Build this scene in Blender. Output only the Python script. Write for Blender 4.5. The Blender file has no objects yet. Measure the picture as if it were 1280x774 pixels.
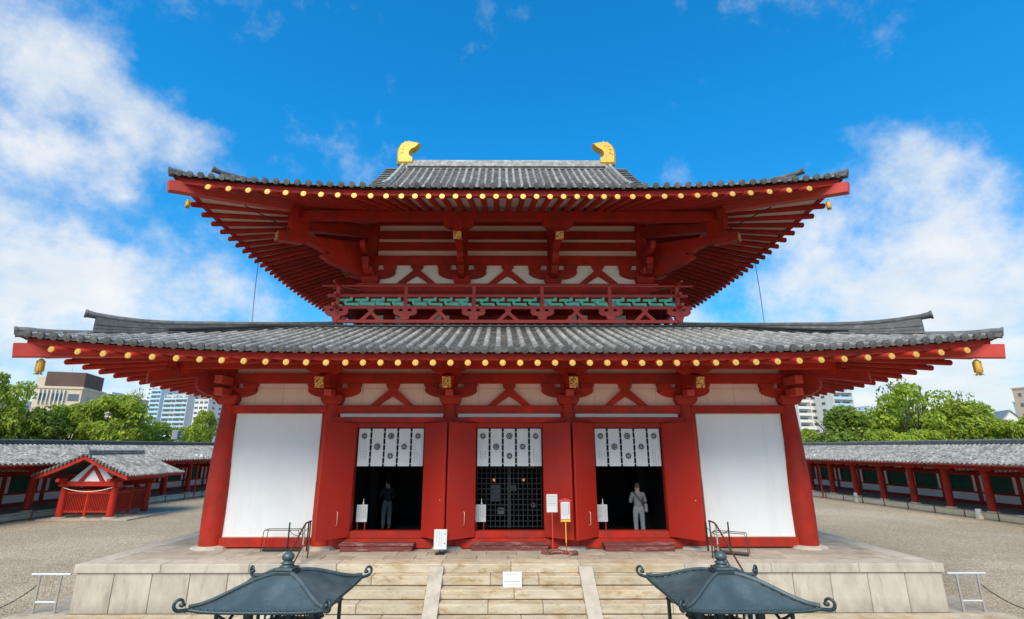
import bpy, bmesh, math, random
from mathutils import Vector, Matrix, noise
R=math.radians; PI=math.pi
random.seed(7)
scene=bpy.context.scene; COL=scene.collection
# ---------------------------------------------------------------- camera, sky, sun, exposure
cd=bpy.data.cameras.new('camera'); cam=bpy.data.objects.new('camera',cd); COL.objects.link(cam)
cd.sensor_width=36; cd.lens=633.25/1280*36; cd.shift_x=.0081; cd.clip_end=5000; cd.clip_start=.1
cam.location=(-.258,-15.877,2.76); cam.rotation_euler=(PI/2+.2674,0,-.0055)
scene.camera=cam
scene.render.resolution_x=1024; scene.render.resolution_y=619
scene.view_settings.view_transform='Standard'; scene.view_settings.look='None'
scene.view_settings.exposure=0.46
SUN_EL,SUN_AZ=R(47),R(194)      # azimuth clockwise from +Y (north); the hall faces -Y
w=bpy.data.worlds.new('World'); scene.world=w; w.use_nodes=True
nt=w.node_tree; nt.nodes.clear()
def N(tree,t,**k):
    n=tree.nodes.new(t)
    for a,b in k.items():
        if a.startswith('i_'): n.inputs[a[2:].replace('_',' ')].default_value=b
        else: setattr(n,a,b)
    return n
def L(tree,a,b): tree.links.new(a,b)
sky=N(nt,'ShaderNodeTexSky',sky_type='NISHITA',sun_disc=False,sun_elevation=SUN_EL,sun_rotation=SUN_AZ,air_density=1.0,dust_density=.6,ozone_density=2.5)
tc=N(nt,'ShaderNodeTexCoord')
hsv=N(nt,'ShaderNodeHueSaturation'); hsv.inputs['Saturation'].default_value=1.35; hsv.inputs['Value'].default_value=1.0; hsv.inputs['Hue'].default_value=.488
L(nt,sky.outputs[0],hsv.inputs['Color'])
def vmath(op,a=None,b=None):
    n=N(nt,'ShaderNodeVectorMath',operation=op)
    for i,x in enumerate((a,b)):
        if x is None: continue
        if hasattr(x,'is_linked') or hasattr(x,'links'): L(nt,x,n.inputs[i])
        else: n.inputs[i].default_value=x
    return n
def smath(op,a=None,b=None,c=None,clamp=False):
    n=N(nt,'ShaderNodeMath',operation=op,use_clamp=clamp)
    for i,x in enumerate((a,b,c)):
        if x is None: continue
        if isinstance(x,(int,float)): n.inputs[i].default_value=x
        else: L(nt,x,n.inputs[i])
    return n.outputs[0]
D=vmath('NORMALIZE',tc.outputs['Generated']).outputs[0]
sep=N(nt,'ShaderNodeSeparateXYZ'); L(nt,D,sep.inputs[0])
elev=sep.outputs['Z']
# clouds lie on a high layer: project the direction on it for their texture
den=smath('ADD',smath('MAXIMUM',elev,0.0),.22)
px_=smath('DIVIDE',sep.outputs['X'],den); py_=smath('DIVIDE',sep.outputs['Y'],den)
comb=N(nt,'ShaderNodeCombineXYZ'); L(nt,px_,comb.inputs[0]); L(nt,py_,comb.inputs[1]); L(nt,elev,comb.inputs[2])
n1=N(nt,'ShaderNodeTexNoise'); n1.inputs['Scale'].default_value=1.7; n1.inputs['Detail'].default_value=9; n1.inputs['Roughness'].default_value=.58; n1.inputs['Distortion'].default_value=.35
L(nt,comb.outputs[0],n1.inputs['Vector'])
n2=N(nt,'ShaderNodeTexNoise'); n2.inputs['Scale'].default_value=6.5; n2.inputs['Detail'].default_value=8; n2.inputs['Roughness'].default_value=.62
L(nt,D,n2.inputs['Vector'])
def blob(d,r,amp):
    v=Vector(d).normalized()
    dt=vmath('DISTANCE',D,tuple(v)).outputs['Value']
    g=smath('DIVIDE',dt,r); g=smath('MULTIPLY',g,g); g=smath('MULTIPLY',g,-1.0); g=smath('EXPONENT',g)
    return smath('MULTIPLY',g,amp)
def raydir(u,v):
    f=633.25; p=.2674; x=(u-629.6)/f; y=(387-v)/f
    return (x,math.cos(p)-y*math.sin(p),math.sin(p)+y*math.cos(p))
BL=[(70,60,.07,.42),(110,75,.06,.34),(45,110,.05,.22),(160,125,.07,.50),(205,165,.07,.50),(235,190,.05,.34),(50,190,.06,.48),(95,205,.05,.30),(160,235,.05,.44),(285,160,.04,.28),(15,320,.10,.30),(100,330,.08,.22),(215,372,.10,.42),(330,388,.08,.34),(60,390,.12,.42),(20,270,.06,.20),
    (1150,310,.12,.16),(1235,270,.09,.18),(1060,335,.09,.22),(1245,400,.16,.46),(1000,375,.07,.30),(1140,165,.03,.34),(1225,30,.06,.30),(1060,250,.06,.20),(1130,225,.05,.26),(850,212,.05,.30),(1000,290,.07,.20),(1100,400,.10,.24),(1210,200,.04,.2),
    (640,60,.50,-.34),(640,200,.20,-.15),(185,90,.035,-.3),(230,80,.05,-.2),(140,265,.05,-.16),(250,260,.06,-.16),(180,300,.05,-.1),(120,165,.03,-.2),(1030,150,.12,-.1)]
tot=None
for u,v,r,a in BL:
    b=blob(raydir(u,v),r,a); tot=b if tot is None else smath('ADD',tot,b)
# generic coverage growing towards the horizon (every direction)
hz=smath('MULTIPLY',smath('POWER',smath('SUBTRACT',1.0,smath('MAXIMUM',elev,0.0),clamp=True),8.0),.62)
tot=smath('ADD',smath('ADD',tot,hz),.09)
nz=smath('ADD',smath('MULTIPLY',smath('SUBTRACT',n1.outputs['Fac'],.5),1.1),smath('MULTIPLY',smath('SUBTRACT',n2.outputs['Fac'],.5),2.1))
cl=smath('ADD',tot,nz)
mr=N(nt,'ShaderNodeMapRange',interpolation_type='SMOOTHSTEP'); mr.inputs['From Min'].default_value=.03; mr.inputs['From Max'].default_value=.88
L(nt,cl,mr.inputs['Value'])
cf=smath('MULTIPLY',mr.outputs[0],.88)
shade=N(nt,'ShaderNodeMapRange'); shade.inputs['From Min'].default_value=.3; shade.inputs['From Max'].default_value=.7; shade.inputs['To Min'].default_value=.0; shade.inputs['To Max'].default_value=1.0
n3=N(nt,'ShaderNodeTexNoise'); n3.inputs['Scale'].default_value=3.6; n3.inputs['Detail'].default_value=6; n3.inputs['Roughness'].default_value=.55
L(nt,vmath('ADD',comb.outputs[0],(3.1,1.7,.4)).outputs[0],n3.inputs['Vector'])
L(nt,n3.outputs['Fac'],shade.inputs['Value'])
cc=N(nt,'ShaderNodeMixRGB'); cc.inputs[1].default_value=(6.3,7.0,7.6,1); cc.inputs[2].default_value=(8.9,8.6,8.2,1); L(nt,shade.outputs[0],cc.inputs[0])
tint=N(nt,'ShaderNodeMixRGB',blend_type='MULTIPLY'); tint.inputs[0].default_value=1; tint.inputs[2].default_value=(.36,1.08,1.5,1); L(nt,hsv.outputs[0],tint.inputs[1])
tf=N(nt,'ShaderNodeMapRange'); tf.inputs['From Min'].default_value=.0; tf.inputs['From Max'].default_value=.55; L(nt,elev,tf.inputs['Value'])
tcl=N(nt,'ShaderNodeMixRGB'); tcl.inputs[1].default_value=(1.0,1.12,1.32,1); tcl.inputs[2].default_value=(.48,1.95,2.32,1); L(nt,tf.outputs[0],tcl.inputs[0]); L(nt,tcl.outputs[0],tint.inputs[2])
mx=N(nt,'ShaderNodeMixRGB'); L(nt,cf,mx.inputs[0]); L(nt,tint.outputs[0],mx.inputs[1]); L(nt,cc.outputs[0],mx.inputs[2])
bg=N(nt,'ShaderNodeBackground'); bg.inputs['Strength'].default_value=.085
out=N(nt,'ShaderNodeOutputWorld'); L(nt,mx.outputs[0],bg.inputs[0]); L(nt,bg.outputs[0],out.inputs[0])
sd=bpy.data.lights.new('sun','SUN'); sd.energy=3.75; sd.angle=R(36); sd.color=(1,.875,.70)
so=bpy.data.objects.new('sun',sd); COL.objects.link(so)
sv=Vector((math.sin(SUN_AZ)*math.cos(SUN_EL),math.cos(SUN_AZ)*math.cos(SUN_EL),math.sin(SUN_EL)))
so.rotation_euler=sv.to_track_quat('Z','Y').to_euler()
# ---------------------------------------------------------------- helpers
def wm(o):
    m=o.matrix_basis.copy()
    if o.parent: m=wm(o.parent)@o.matrix_parent_inverse@m
    return m
def setpar(o,p):
    if p is not None:
        o.parent=p; o.matrix_parent_inverse=wm(p).inverted()
def tag(o,label=None,cat=None,group=None,kind=None):
    if label: o['label']=label
    if cat: o['category']=cat
    if group: o['group']=group
    if kind: o['kind']=kind
    return o
def thing(name,label,cat,loc=(0,0,0),rz=0,group=None):
    o=bpy.data.objects.new(name,None); COL.objects.link(o); o.location=loc; o.rotation_euler=(0,0,rz); o.empty_display_size=.3
    return tag(o,label,cat,group)
def inst(name,src,parent,M):
    o=bpy.data.objects.new(name,src if isinstance(src,bpy.types.Mesh) else src.data); COL.objects.link(o)
    if parent is not None: o.parent=parent; o.matrix_parent_inverse=wm(parent).inverted()
    o.matrix_basis=M
    return o
def copy_tree(o,parent=None):
    c=o.copy(); COL.objects.link(c)
    if parent is not None: c.parent=parent; c.matrix_parent_inverse=o.matrix_parent_inverse.copy()
    for ch in list(o.children): copy_tree(ch,c)
    return c
class MB:
    def __init__(s): s.v=[]; s.f=[]; s.m=[]; s.sm=[]; s.cur=0
    def add(s,vs,fs,smooth=False):
        b=len(s.v); s.v+= [tuple(x) for x in vs]
        for f in fs: s.f.append(tuple(i+b for i in f)); s.m.append(s.cur); s.sm.append(smooth)
        return s
    def box(s,x0,x1,y0,y1,z0,z1,M=None):
        vs=[(x,y,z) for z in (z0,z1) for y in (y0,y1) for x in (x0,x1)]
        if M is not None: vs=[M@Vector(v) for v in vs]
        return s.add(vs,[(0,2,3,1),(4,5,7,6),(0,1,5,4),(2,6,7,3),(0,4,6,2),(1,3,7,5)])
    def cbox(s,x0,x1,y0,y1,z0,z1,c=.01,M=None):
        """chamfered box"""
        X=(x0,x1);Y=(y0,y1);Z=(z0,z1); idx={}; vs=[]
        for i in (0,1):
            for j in (0,1):
                for k in (0,1):
                    sx,sy,sz=(1-2*i)*c,(1-2*j)*c,(1-2*k)*c
                    for a,p in enumerate(((X[i],Y[j]+sy,Z[k]+sz),(X[i]+sx,Y[j],Z[k]+sz),(X[i]+sx,Y[j]+sy,Z[k]))):
                        idx[(i,j,k,a)]=len(vs); vs.append(p)
        F=[]
        for i in (0,1): F.append([idx[(i,j,k,0)] for j,k in ((0,0),(0,1),(1,1),(1,0))][::(1 if i==0 else -1)])
        for j in (0,1): F.append([idx[(i,j,k,1)] for i,k in ((0,0),(1,0),(1,1),(0,1))][::(1 if j==0 else -1)])
        for k in (0,1): F.append([idx[(i,j,k,2)] for i,j in ((0,0),(0,1),(1,1),(1,0))][::(1 if k==0 else -1)])
        for i in (0,1):
            for j in (0,1): F.append([idx[(i,j,0,0)],idx[(i,j,0,1)],idx[(i,j,1,1)],idx[(i,j,1,0)]][::(1 if i==j else -1)])
            for k in (0,1): F.append([idx[(i,0,k,0)],idx[(i,1,k,0)],idx[(i,1,k,2)],idx[(i,0,k,2)]][::(1 if i==k else -1)])
        for j in (0,1):
            for k in (0,1): F.append([idx[(0,j,k,1)],idx[(0,j,k,2)],idx[(1,j,k,2)],idx[(1,j,k,1)]][::(1 if j==k else -1)])
        for i in (0,1):
            for j in (0,1):
                for k in (0,1): F.append([idx[(i,j,k,a)] for a in (0,1,2)])
        if M is not None: vs=[M@Vector(v) for v in vs]
        return s.add(vs,F)
    def beam(s,p0,p1,w,h,up=(0,0,1),c=0):
        p0=Vector(p0);p1=Vector(p1); d=(p1-p0); l=d.length; d.normalize(); upv=Vector(up)
        x=d.cross(upv).normalized(); z=x.cross(d)
        M=Matrix((x,d,z)).transposed().to_4x4(); M.translation=p0
        return s.cbox(-w/2,w/2,0,l,-h/2,h/2,c,M) if c else s.box(-w/2,w/2,0,l,-h/2,h/2,M)
    def cyl(s,p0,p1,r0,r1=None,n=12,cap=True,smooth=True):
        r1=r0 if r1 is None else r1
        p0=Vector(p0);p1=Vector(p1); d=(p1-p0).normalized()
        a=d.orthogonal().normalized(); b=d.cross(a)
        vs=[]
        for p,r in ((p0,r0),(p1,r1)):
            for i in range(n):
                t=2*PI*i/n; vs.append(p+a*r*math.cos(t)+b*r*math.sin(t))
        s.add(vs,[(i,(i+1)%n,n+(i+1)%n,n+i) for i in range(n)],smooth)
        if cap: s.add(vs,[tuple(range(n))[::-1],tuple(range(n,2*n))])
        return s
    def tube(s,pts,r,n=6,cap=True):
        pts=[Vector(p) for p in pts]; m=len(pts); vs=[]
        rr=r if isinstance(r,(list,tuple)) else [r]*m
        prev=None
        for i,p in enumerate(pts):
            d=(pts[min(i+1,m-1)]-pts[max(i-1,0)]).normalized()
            a=d.orthogonal().normalized() if prev is None else (prev-d*prev.dot(d)).normalized()
            prev=a; b=d.cross(a)
            for k in range(n):
                t=2*PI*k/n; vs.append(p+a*rr[i]*math.cos(t)+b*rr[i]*math.sin(t))
        s.add(vs,[(i*n+k,i*n+(k+1)%n,(i+1)*n+(k+1)%n,(i+1)*n+k) for i in range(m-1) for k in range(n)],True)
        if cap: s.add(vs,[tuple(range(n))[::-1],tuple(range((m-1)*n,m*n))])
        return s
    def lathe(s,prof,n=16,M=None,smooth=True):
        vs=[];m=len(prof)
        for r,z in prof:
            for k in range(n):
                t=2*PI*k/n; vs.append(Vector((r*math.cos(t),r*math.sin(t),z)))
        if M is not None: vs=[M@v for v in vs]
        s.add(vs,[(i*n+k,i*n+(k+1)%n,(i+1)*n+(k+1)%n,(i+1)*n+k) for i in range(m-1) for k in range(n)],smooth)
        s.add(vs,[tuple(range(n))[::-1],tuple(range((m-1)*n,m*n))])
        return s
    def prism(s,poly,mp,t0,t1):
        """poly: 2D points; mp(a,b,t)->xyz"""
        n=len(poly); vs=[mp(a,b,t0) for a,b in poly]+[mp(a,b,t1) for a,b in poly]
        return s.add(vs,[tuple(range(n))[::-1],tuple(range(n,2*n))]+[(i,(i+1)%n,n+(i+1)%n,n+i) for i in range(n)])
    def quad(s,a,b,c,d): return s.add([a,b,c,d],[(0,1,2,3)])
    def mesh(s,name,mats):
        me=bpy.data.meshes.new(name); me.from_pydata(s.v,[],s.f)
        for m in (mats if isinstance(mats,(list,tuple)) else [mats]): me.materials.append(m)
        me.polygons.foreach_set('material_index',s.m); me.polygons.foreach_set('use_smooth',s.sm)
        me.update(); return me
    def build(s,name,mats,parent=None,kind=None,label=None):
        o=bpy.data.objects.new(name,s.mesh(name,mats)); COL.objects.link(o); setpar(o,parent)
        if kind: o['kind']=kind
        if label: o['label']=label
        return o
# ---------------------------------------------------------------- materials
MT={}
def pm(name,col,rough=.6,var=.18,sc=3.0,bump=.0,bsc=40,rnd=0.0,metal=0,col2=None,sc2=1.2,lo=.5,hi=.75,stretch=None,emit=None,spec=None):
    m=bpy.data.materials.new(name); m.use_nodes=True; t=m.node_tree; P=t.nodes['Principled BSDF']
    P.inputs['Roughness'].default_value=rough; P.inputs['Metallic'].default_value=metal
    if spec is not None: P.inputs['Specular IOR Level'].default_value=spec
    tcn=N(t,'ShaderNodeTexCoord'); oi=N(t,'ShaderNodeObjectInfo')
    ad=N(t,'ShaderNodeVectorMath',operation='MULTIPLY_ADD'); ad.inputs[1].default_value=stretch or (1,1,1)
    sc_=N(t,'ShaderNodeMath',operation='MULTIPLY'); sc_.inputs[1].default_value=(57.0 if rnd else 0.0)
    L(t,oi.outputs['Random'],sc_.inputs[0]); L(t,tcn.outputs['Object'],ad.inputs[0]); L(t,sc_.outputs[0],ad.inputs[2])
    n=N(t,'ShaderNodeTexNoise'); n.inputs['Scale'].default_value=sc; n.inputs['Detail'].default_value=6; n.inputs['Roughness'].default_value=.6
    L(t,ad.outputs[0],n.inputs['Vector'])
    r=N(t,'ShaderNodeMapRange'); r.inputs['From Min'].default_value=.28; r.inputs['From Max'].default_value=.72; r.inputs['To Min'].default_value=1-var; r.inputs['To Max'].default_value=1+var
    L(t,n.outputs['Fac'],r.inputs['Value'])
    c=N(t,'ShaderNodeMixRGB'); c.inputs[1].default_value=(*col,1); c.inputs[2].default_value=(*(col2 or col),1)
    if col2:
        n2=N(t,'ShaderNodeTexNoise'); n2.inputs['Scale'].default_value=sc2; n2.inputs['Detail'].default_value=7; n2.inputs['Roughness'].default_value=.65
        L(t,ad.outputs[0],n2.inputs['Vector'])
        r2=N(t,'ShaderNodeMapRange'); r2.inputs['From Min'].default_value=lo; r2.inputs['From Max'].default_value=hi; L(t,n2.outputs['Fac'],r2.inputs['Value']); L(t,r2.outputs[0],c.inputs[0])
    else: c.inputs[0].default_value=0
    v=N(t,'ShaderNodeVectorMath',operation='SCALE'); L(t,c.outputs[0],v.inputs[0]); L(t,r.outputs[0],v.inputs['Scale'])
    last=v
    if rnd:
        rr=N(t,'ShaderNodeMapRange'); rr.inputs['To Min'].default_value=1-rnd; rr.inputs['To Max'].default_value=1+rnd; L(t,oi.outputs['Random'],rr.inputs['Value'])
        v2=N(t,'ShaderNodeVectorMath',operation='SCALE'); L(t,v.outputs[0],v2.inputs[0]); L(t,rr.outputs[0],v2.inputs['Scale']); last=v2
    L(t,last.outputs[0],P.inputs['Base Color'])
    if bump:
        nb=N(t,'ShaderNodeTexNoise'); nb.inputs['Scale'].default_value=bsc; nb.inputs['Detail'].default_value=4; L(t,ad.outputs[0],nb.inputs['Vector'])
        bp_=N(t,'ShaderNodeBump'); bp_.inputs['Strength'].default_value=bump; bp_.inputs['Distance'].default_value=.02; L(t,nb.outputs['Fac'],bp_.inputs['Height']); L(t,bp_.outputs[0],P.inputs['Normal'])
    if emit: P.inputs['Emission Color'].default_value=(*emit[0],1); P.inputs['Emission Strength'].default_value=emit[1]
    MT[name]=m; return m
RED=pm('red_lacquer',(.42,.024,.012),.55,.20,1.9,.14,14,rnd=.12,spec=.18,col2=(.27,.030,.018),sc2=.9,lo=.44,hi=.72)
REDD=pm('red_door_paint',(.43,.019,.009),.5,.12,.8,.06,10,rnd=.05,spec=.3,col2=(.33,.022,.014),sc2=.8,lo=.45,hi=.72)
REDB=pm('red_paint_lit',(.52,.06,.042),.55,.14,3,spec=.3)  # light on rails and brackets put into the red; plain paint on poles
REDW=pm('worn_red_wood',(.16,.035,.028),.85,.35,9,.5,30,col2=(.40,.20,.16),sc2=5,lo=.52,hi=.7,stretch=(.3,1,1.6))
PLA=pm('white_plaster',(.80,.78,.75),.85,.03,.7,.04,60,col2=(.74,.72,.68),sc2=.8,lo=.5,hi=.8)
PLB=pm('plaster_red_bounce',(.80,.56,.47),.9,.06,1.2)  # pink of light bounced off the red timber put into the plaster colour
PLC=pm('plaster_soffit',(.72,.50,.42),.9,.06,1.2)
PLU=pm('upper_plaster',(.84,.79,.69),.9,.06,1.2)
CREAM=pm('cream_trim',(.72,.66,.50),.7,.05)
GOLD=pm('gilt_metal',(.66,.40,.08),.45,.15,30,metal=.35)
GOLDO=pm('gilt_ornament',(.62,.36,.055),.5,.15,14,.25,22,metal=.3,col2=(.46,.24,.03),sc2=9)
GOLDP=pm('pierced_gilt_plate',(.72,.42,.10),.45,.5,28,metal=.4,col2=(.22,.03,.015),sc2=22,lo=.48,hi=.55)
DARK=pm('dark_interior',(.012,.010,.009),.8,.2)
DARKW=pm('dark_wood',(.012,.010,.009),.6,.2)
TILE=pm('roof_tile',(.195,.19,.18),.7,.28,6,.35,30,rnd=.26,col2=(.40,.385,.36),sc2=3.2,lo=.44,hi=.70)
TILE2=pm('pan_tile',(.06,.056,.052),.8,.38,7,.5,25,col2=(.15,.135,.12),sc2=2.6,lo=.46,hi=.7)
TILED=pm('dark_tile',(.10,.098,.095),.65,.3,7,.3,30,rnd=.25,col2=(.20,.19,.175),sc2=4)
TILEG=pm('gallery_tile',(.30,.30,.30),.75,.35,9,.3,30,col2=(.47,.465,.46),sc2=2.2,lo=.4,hi=.65)
STONE=pm('pale_granite',(.46,.395,.32),.85,.13,2.6,.3,60,rnd=.06,col2=(.34,.285,.22),sc2=1.0,lo=.47,hi=.75,stretch=(1.5,1.5,.7))
STONEF=pm('floor_granite',(.39,.325,.245),.85,.16,2.4,.25,50,rnd=.10,col2=(.27,.22,.17),sc2=1.3,lo=.45,hi=.72)
STEP=pm('yellow_step_stone',(.48,.40,.29),.85,.17,3.2,.35,50,rnd=.07,col2=(.36,.245,.12),sc2=1.7,lo=.47,hi=.72,stretch=(.7,1,2.2))
KERB=pm('kerb_stone',(.62,.52,.36),.85,.12,3,.2,40,rnd=.06)
GREEN=pm('verdigris_paint',(.13,.60,.34),.55,.18,6,rnd=.05)
GREEND=pm('dark_green_lattice',(.01,.13,.085),.6,.25,6)
STEEL=pm('steel_pipe',(.55,.53,.50),.35,.08,metal=.7)
STEELW=pm('bright_steel',(.80,.79,.77),.3,.05,metal=.5)
BLACK=pm('black_metal',(.015,.014,.014),.45,.2)
BROWN=pm('brown_rail_metal',(.10,.045,.035),.4,.2,metal=.3)
BRONZE=pm('blue_green_bronze',(.065,.092,.096),.45,.14,3,.15,20,metal=.3,col2=(.12,.15,.152),sc2=2.6,lo=.42,hi=.72,stretch=(1,1,.4))
BRONZED=pm('dark_bronze',(.035,.055,.062),.45,.2,8,.2,30,metal=.4)
CLOTH=pm('white_cloth',(.66,.64,.61),.9,.04,4)
CREST=pm('crest_ink',(.008,.009,.012),.9,.1)
BOARD=pm('white_board',(.62,.61,.585),.5,.03,6)
WIRE=pm('wire',(.10,.12,.13),.5,.1)
GRAV=pm('gravel',(.345,.270,.180),.95,.10,.35,col2=(.41,.325,.225),sc2=.09,lo=.5,hi=.62)
# gravel: fine pebbles as relief and colour
def gravel_mat(m):
    t=m.node_tree; P=t.nodes['Principled BSDF']; tcn=N(t,'ShaderNodeTexCoord')
    v=N(t,'ShaderNodeTexVoronoi'); v.inputs['Scale'].default_value=24; L(t,tcn.outputs['Object'],v.inputs['Vector'])
    v2=N(t,'ShaderNodeTexVoronoi'); v2.inputs['Scale'].default_value=43; L(t,tcn.outputs['Object'],v2.inputs['Vector'])
    src=P.inputs['Base Color'].links[0].from_socket
    bw=N(t,'ShaderNodeSeparateColor'); L(t,v.outputs['Color'],bw.inputs[0])
    bw2=N(t,'ShaderNodeSeparateColor'); L(t,v2.outputs['Color'],bw2.inputs[0])
    a=N(t,'ShaderNodeMath',operation='ADD'); L(t,bw.outputs[0],a.inputs[0]); L(t,bw2.outputs[1],a.inputs[1])
    mr=N(t,'ShaderNodeMapRange'); mr.inputs['From Max'].default_value=2; mr.inputs['To Min'].default_value=.30; mr.inputs['To Max'].default_value=1.7; L(t,a.outputs[0],mr.inputs['Value'])
    s=N(t,'ShaderNodeVectorMath',operation='SCALE'); L(t,src,s.inputs[0]); L(t,mr.outputs[0],s.inputs['Scale']); L(t,s.outputs[0],P.inputs['Base Color'])
    b=N(t,'ShaderNodeBump'); b.inputs['Strength'].default_value=.9; b.inputs['Distance'].default_value=.03; L(t,v.outputs['Distance'],b.inputs['Height']); b.invert=True; L(t,b.outputs[0],P.inputs['Normal'])
gravel_mat(GRAV)
def streaks(m,scale,stretch,lo,hi,dark,amt):
    t=m.node_tree; P=t.nodes['Principled BSDF']; src=P.inputs['Base Color'].links[0].from_socket
    tcn=N(t,'ShaderNodeTexCoord'); mp_=N(t,'ShaderNodeVectorMath',operation='MULTIPLY'); mp_.inputs[1].default_value=stretch; L(t,tcn.outputs['Object'],mp_.inputs[0])
    n=N(t,'ShaderNodeTexNoise'); n.inputs['Scale'].default_value=scale; n.inputs['Detail'].default_value=8; n.inputs['Roughness'].default_value=.7; L(t,mp_.outputs[0],n.inputs['Vector'])
    r=N(t,'ShaderNodeMapRange'); r.inputs['From Min'].default_value=lo; r.inputs['From Max'].default_value=hi; r.inputs['To Max'].default_value=amt; L(t,n.outputs['Fac'],r.inputs['Value'])
    x=N(t,'ShaderNodeMixRGB'); L(t,r.outputs[0],x.inputs[0]); L(t,src,x.inputs[1]); x.inputs[2].default_value=(*dark,1); L(t,x.outputs[0],P.inputs['Base Color'])
def grime(m,z0,z1,dark,amt):
    t=m.node_tree; P=t.nodes['Principled BSDF']; src=P.inputs['Base Color'].links[0].from_socket
    g=N(t,'ShaderNodeTexCoord'); sp=N(t,'ShaderNodeSeparateXYZ'); L(t,g.outputs['Object'],sp.inputs[0])
    r=N(t,'ShaderNodeMapRange'); r.inputs['From Min'].default_value=z1; r.inputs['From Max'].default_value=z0; L(t,sp.outputs['Z'],r.inputs['Value'])
    n=N(t,'ShaderNodeTexNoise'); n.inputs['Scale'].default_value=6; n.inputs['Detail'].default_value=7; L(t,g.outputs['Object'],n.inputs['Vector'])
    q=N(t,'ShaderNodeMath',operation='MULTIPLY'); L(t,r.outputs[0],q.inputs[0]); L(t,n.outputs['Fac'],q.inputs[1]); q2=N(t,'ShaderNodeMath',operation='MULTIPLY',use_clamp=True); q2.inputs[1].default_value=amt*2; L(t,q.outputs[0],q2.inputs[0])
    x=N(t,'ShaderNodeMixRGB'); L(t,q2.outputs[0],x.inputs[0]); L(t,src,x.inputs[1]); x.inputs[2].default_value=(*dark,1); L(t,x.outputs[0],P.inputs['Base Color'])
grime(STONE,-1.1,-.75,(.17,.14,.10),.45)
streaks(RED,3.0,(1,1,.25),.50,.72,(.16,.035,.028),.55)
streaks(REDD,2.2,(1.6,1.6,.2),.52,.75,(.24,.022,.016),.6)
streaks(REDB,5,(1,1,1),.55,.7,(.36,.09,.06),.5)
streaks(PLA,1.6,(1.5,1,.18),.52,.78,(.58,.56,.52),.35)
streaks(STONE,1.9,(2,2,.5),.54,.70,(.22,.19,.15),.6)
streaks(STEP,2.6,(1,1,2.4),.55,.66,(.30,.17,.05),.75)
streaks(STEP,7,(1,1,3),.60,.68,(.10,.08,.06),.7)
streaks(STONEF,2.2,(1,1,1),.54,.70,(.17,.14,.11),.6)
streaks(BRONZE,4,(1,1,1),.55,.75,(.19,.23,.22),.5)
streaks(TILE,2.0,(1,1,1),.60,.68,(.42,.30,.19),.5)
# ---------------------------------------------------------------- ground
GZ=-1.12
MB().quad((-1500,-400,GZ),(1500,-400,GZ),(1500,2600,GZ),(-1500,2600,GZ)).build('gravel_ground',GRAV,kind='structure')
pav=MB().box(-11.99,11.99,-9.0,16.5,GZ-.3,-1.108).build('paving',STONEF,kind='structure')
def slab_grid(parent,name,mat,xs,ys,z0,z1,skip=None,g=.006,c=.006):
    for j in range(len(ys)-1):
        for i in range(len(xs)-1):
            x0,x1,y0,y1=xs[i],xs[i+1],ys[j],ys[j+1]
            if skip and skip((x0+x1)/2,(y0+y1)/2): continue
            dz=random.uniform(-.003,.003)
            MB().cbox(x0+g,x1-g,y0+g,y1-g,z0,z1+dz,c).build(name,mat,parent)
def rng(a,b,st):
    n=max(1,round((b-a)/st)); return [a+(b-a)*i/n for i in range(n+1)]
slab_grid(pav,'paving_slab',STEP,rng(-12,12,1.1),[-4.5,-3.85,-3.2,-2.14],-1.2,-1.096,skip=lambda x,y:abs(x)<5.3 and y>-3.8)
for sx in (-1,1): slab_grid(pav,'paving_slab',STONE,sorted((sx*10.72,sx*11.98)),rng(-2.14,15,1.2),-1.2,-1.096)
slab_grid(pav,'paving_slab',STEP,rng(-12,12,1.2),rng(-9,-4.5,1.1),-1.2,-1.096)
# ---------------------------------------------------------------- stone platform
PX,PY=10.74,-2.14
plat=thing('stone_platform','broad pale granite platform with capstones carrying the red temple hall','platform',(0,6.6,-1.1))
DJ0=pm('joint_shadow_mortar',(.15,.12,.09),.95,.2)
core=MB().box(-PX+.10,PX-.10,PY+.10,15.3,-1.1,-.03).build('core',DJ0,plat)
xs=[-PX,-8.62,-6.45,-4.3,-1.72+.0,0,1.72,4.3,6.45,8.62,PX]
for i in range(len(xs)-1):
    if abs((xs[i]+xs[i+1])/2)<5 : mat=STEP
    else: mat=STONE
    MB().cbox(xs[i]+.004,xs[i+1]-.004,PY,PY+.55,-.2,random.uniform(-.002,.002),.012).build('capstone',mat,plat)
for sx in (-1,1):
    ys=rng(PY+.55,15.3,2.1)
    for j in range(len(ys)-1):
        MB().cbox(*sorted((sx*PX,sx*(PX-.55))),ys[j]+.004,ys[j+1]-.004,-.2,random.uniform(-.002,.002),.012).build('capstone',STONE,plat)
# wall slabs
n=23; pw=2*(PX-.06)/n
for i in range(n):
    x0=-(PX-.06)+i*pw
    if abs(x0+pw/2)>4.9:
        MB().cbox(x0+.006,x0+pw-.006,PY+.045+random.uniform(-.004,.004),PY+.16,-1.1,-.202,.01).build('wall_slab',STONE,plat)
for sx in (-1,1):
    for a,b in zip(rng(PY+.1,15.3,.95)[:-1],rng(PY+.1,15.3,.95)[1:]):
        MB().cbox(*sorted((sx*(PX-.05),sx*(PX-.16))),a+.006,b-.006,-1.1,-.202,.01).build('wall_slab',STONE,plat)
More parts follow.
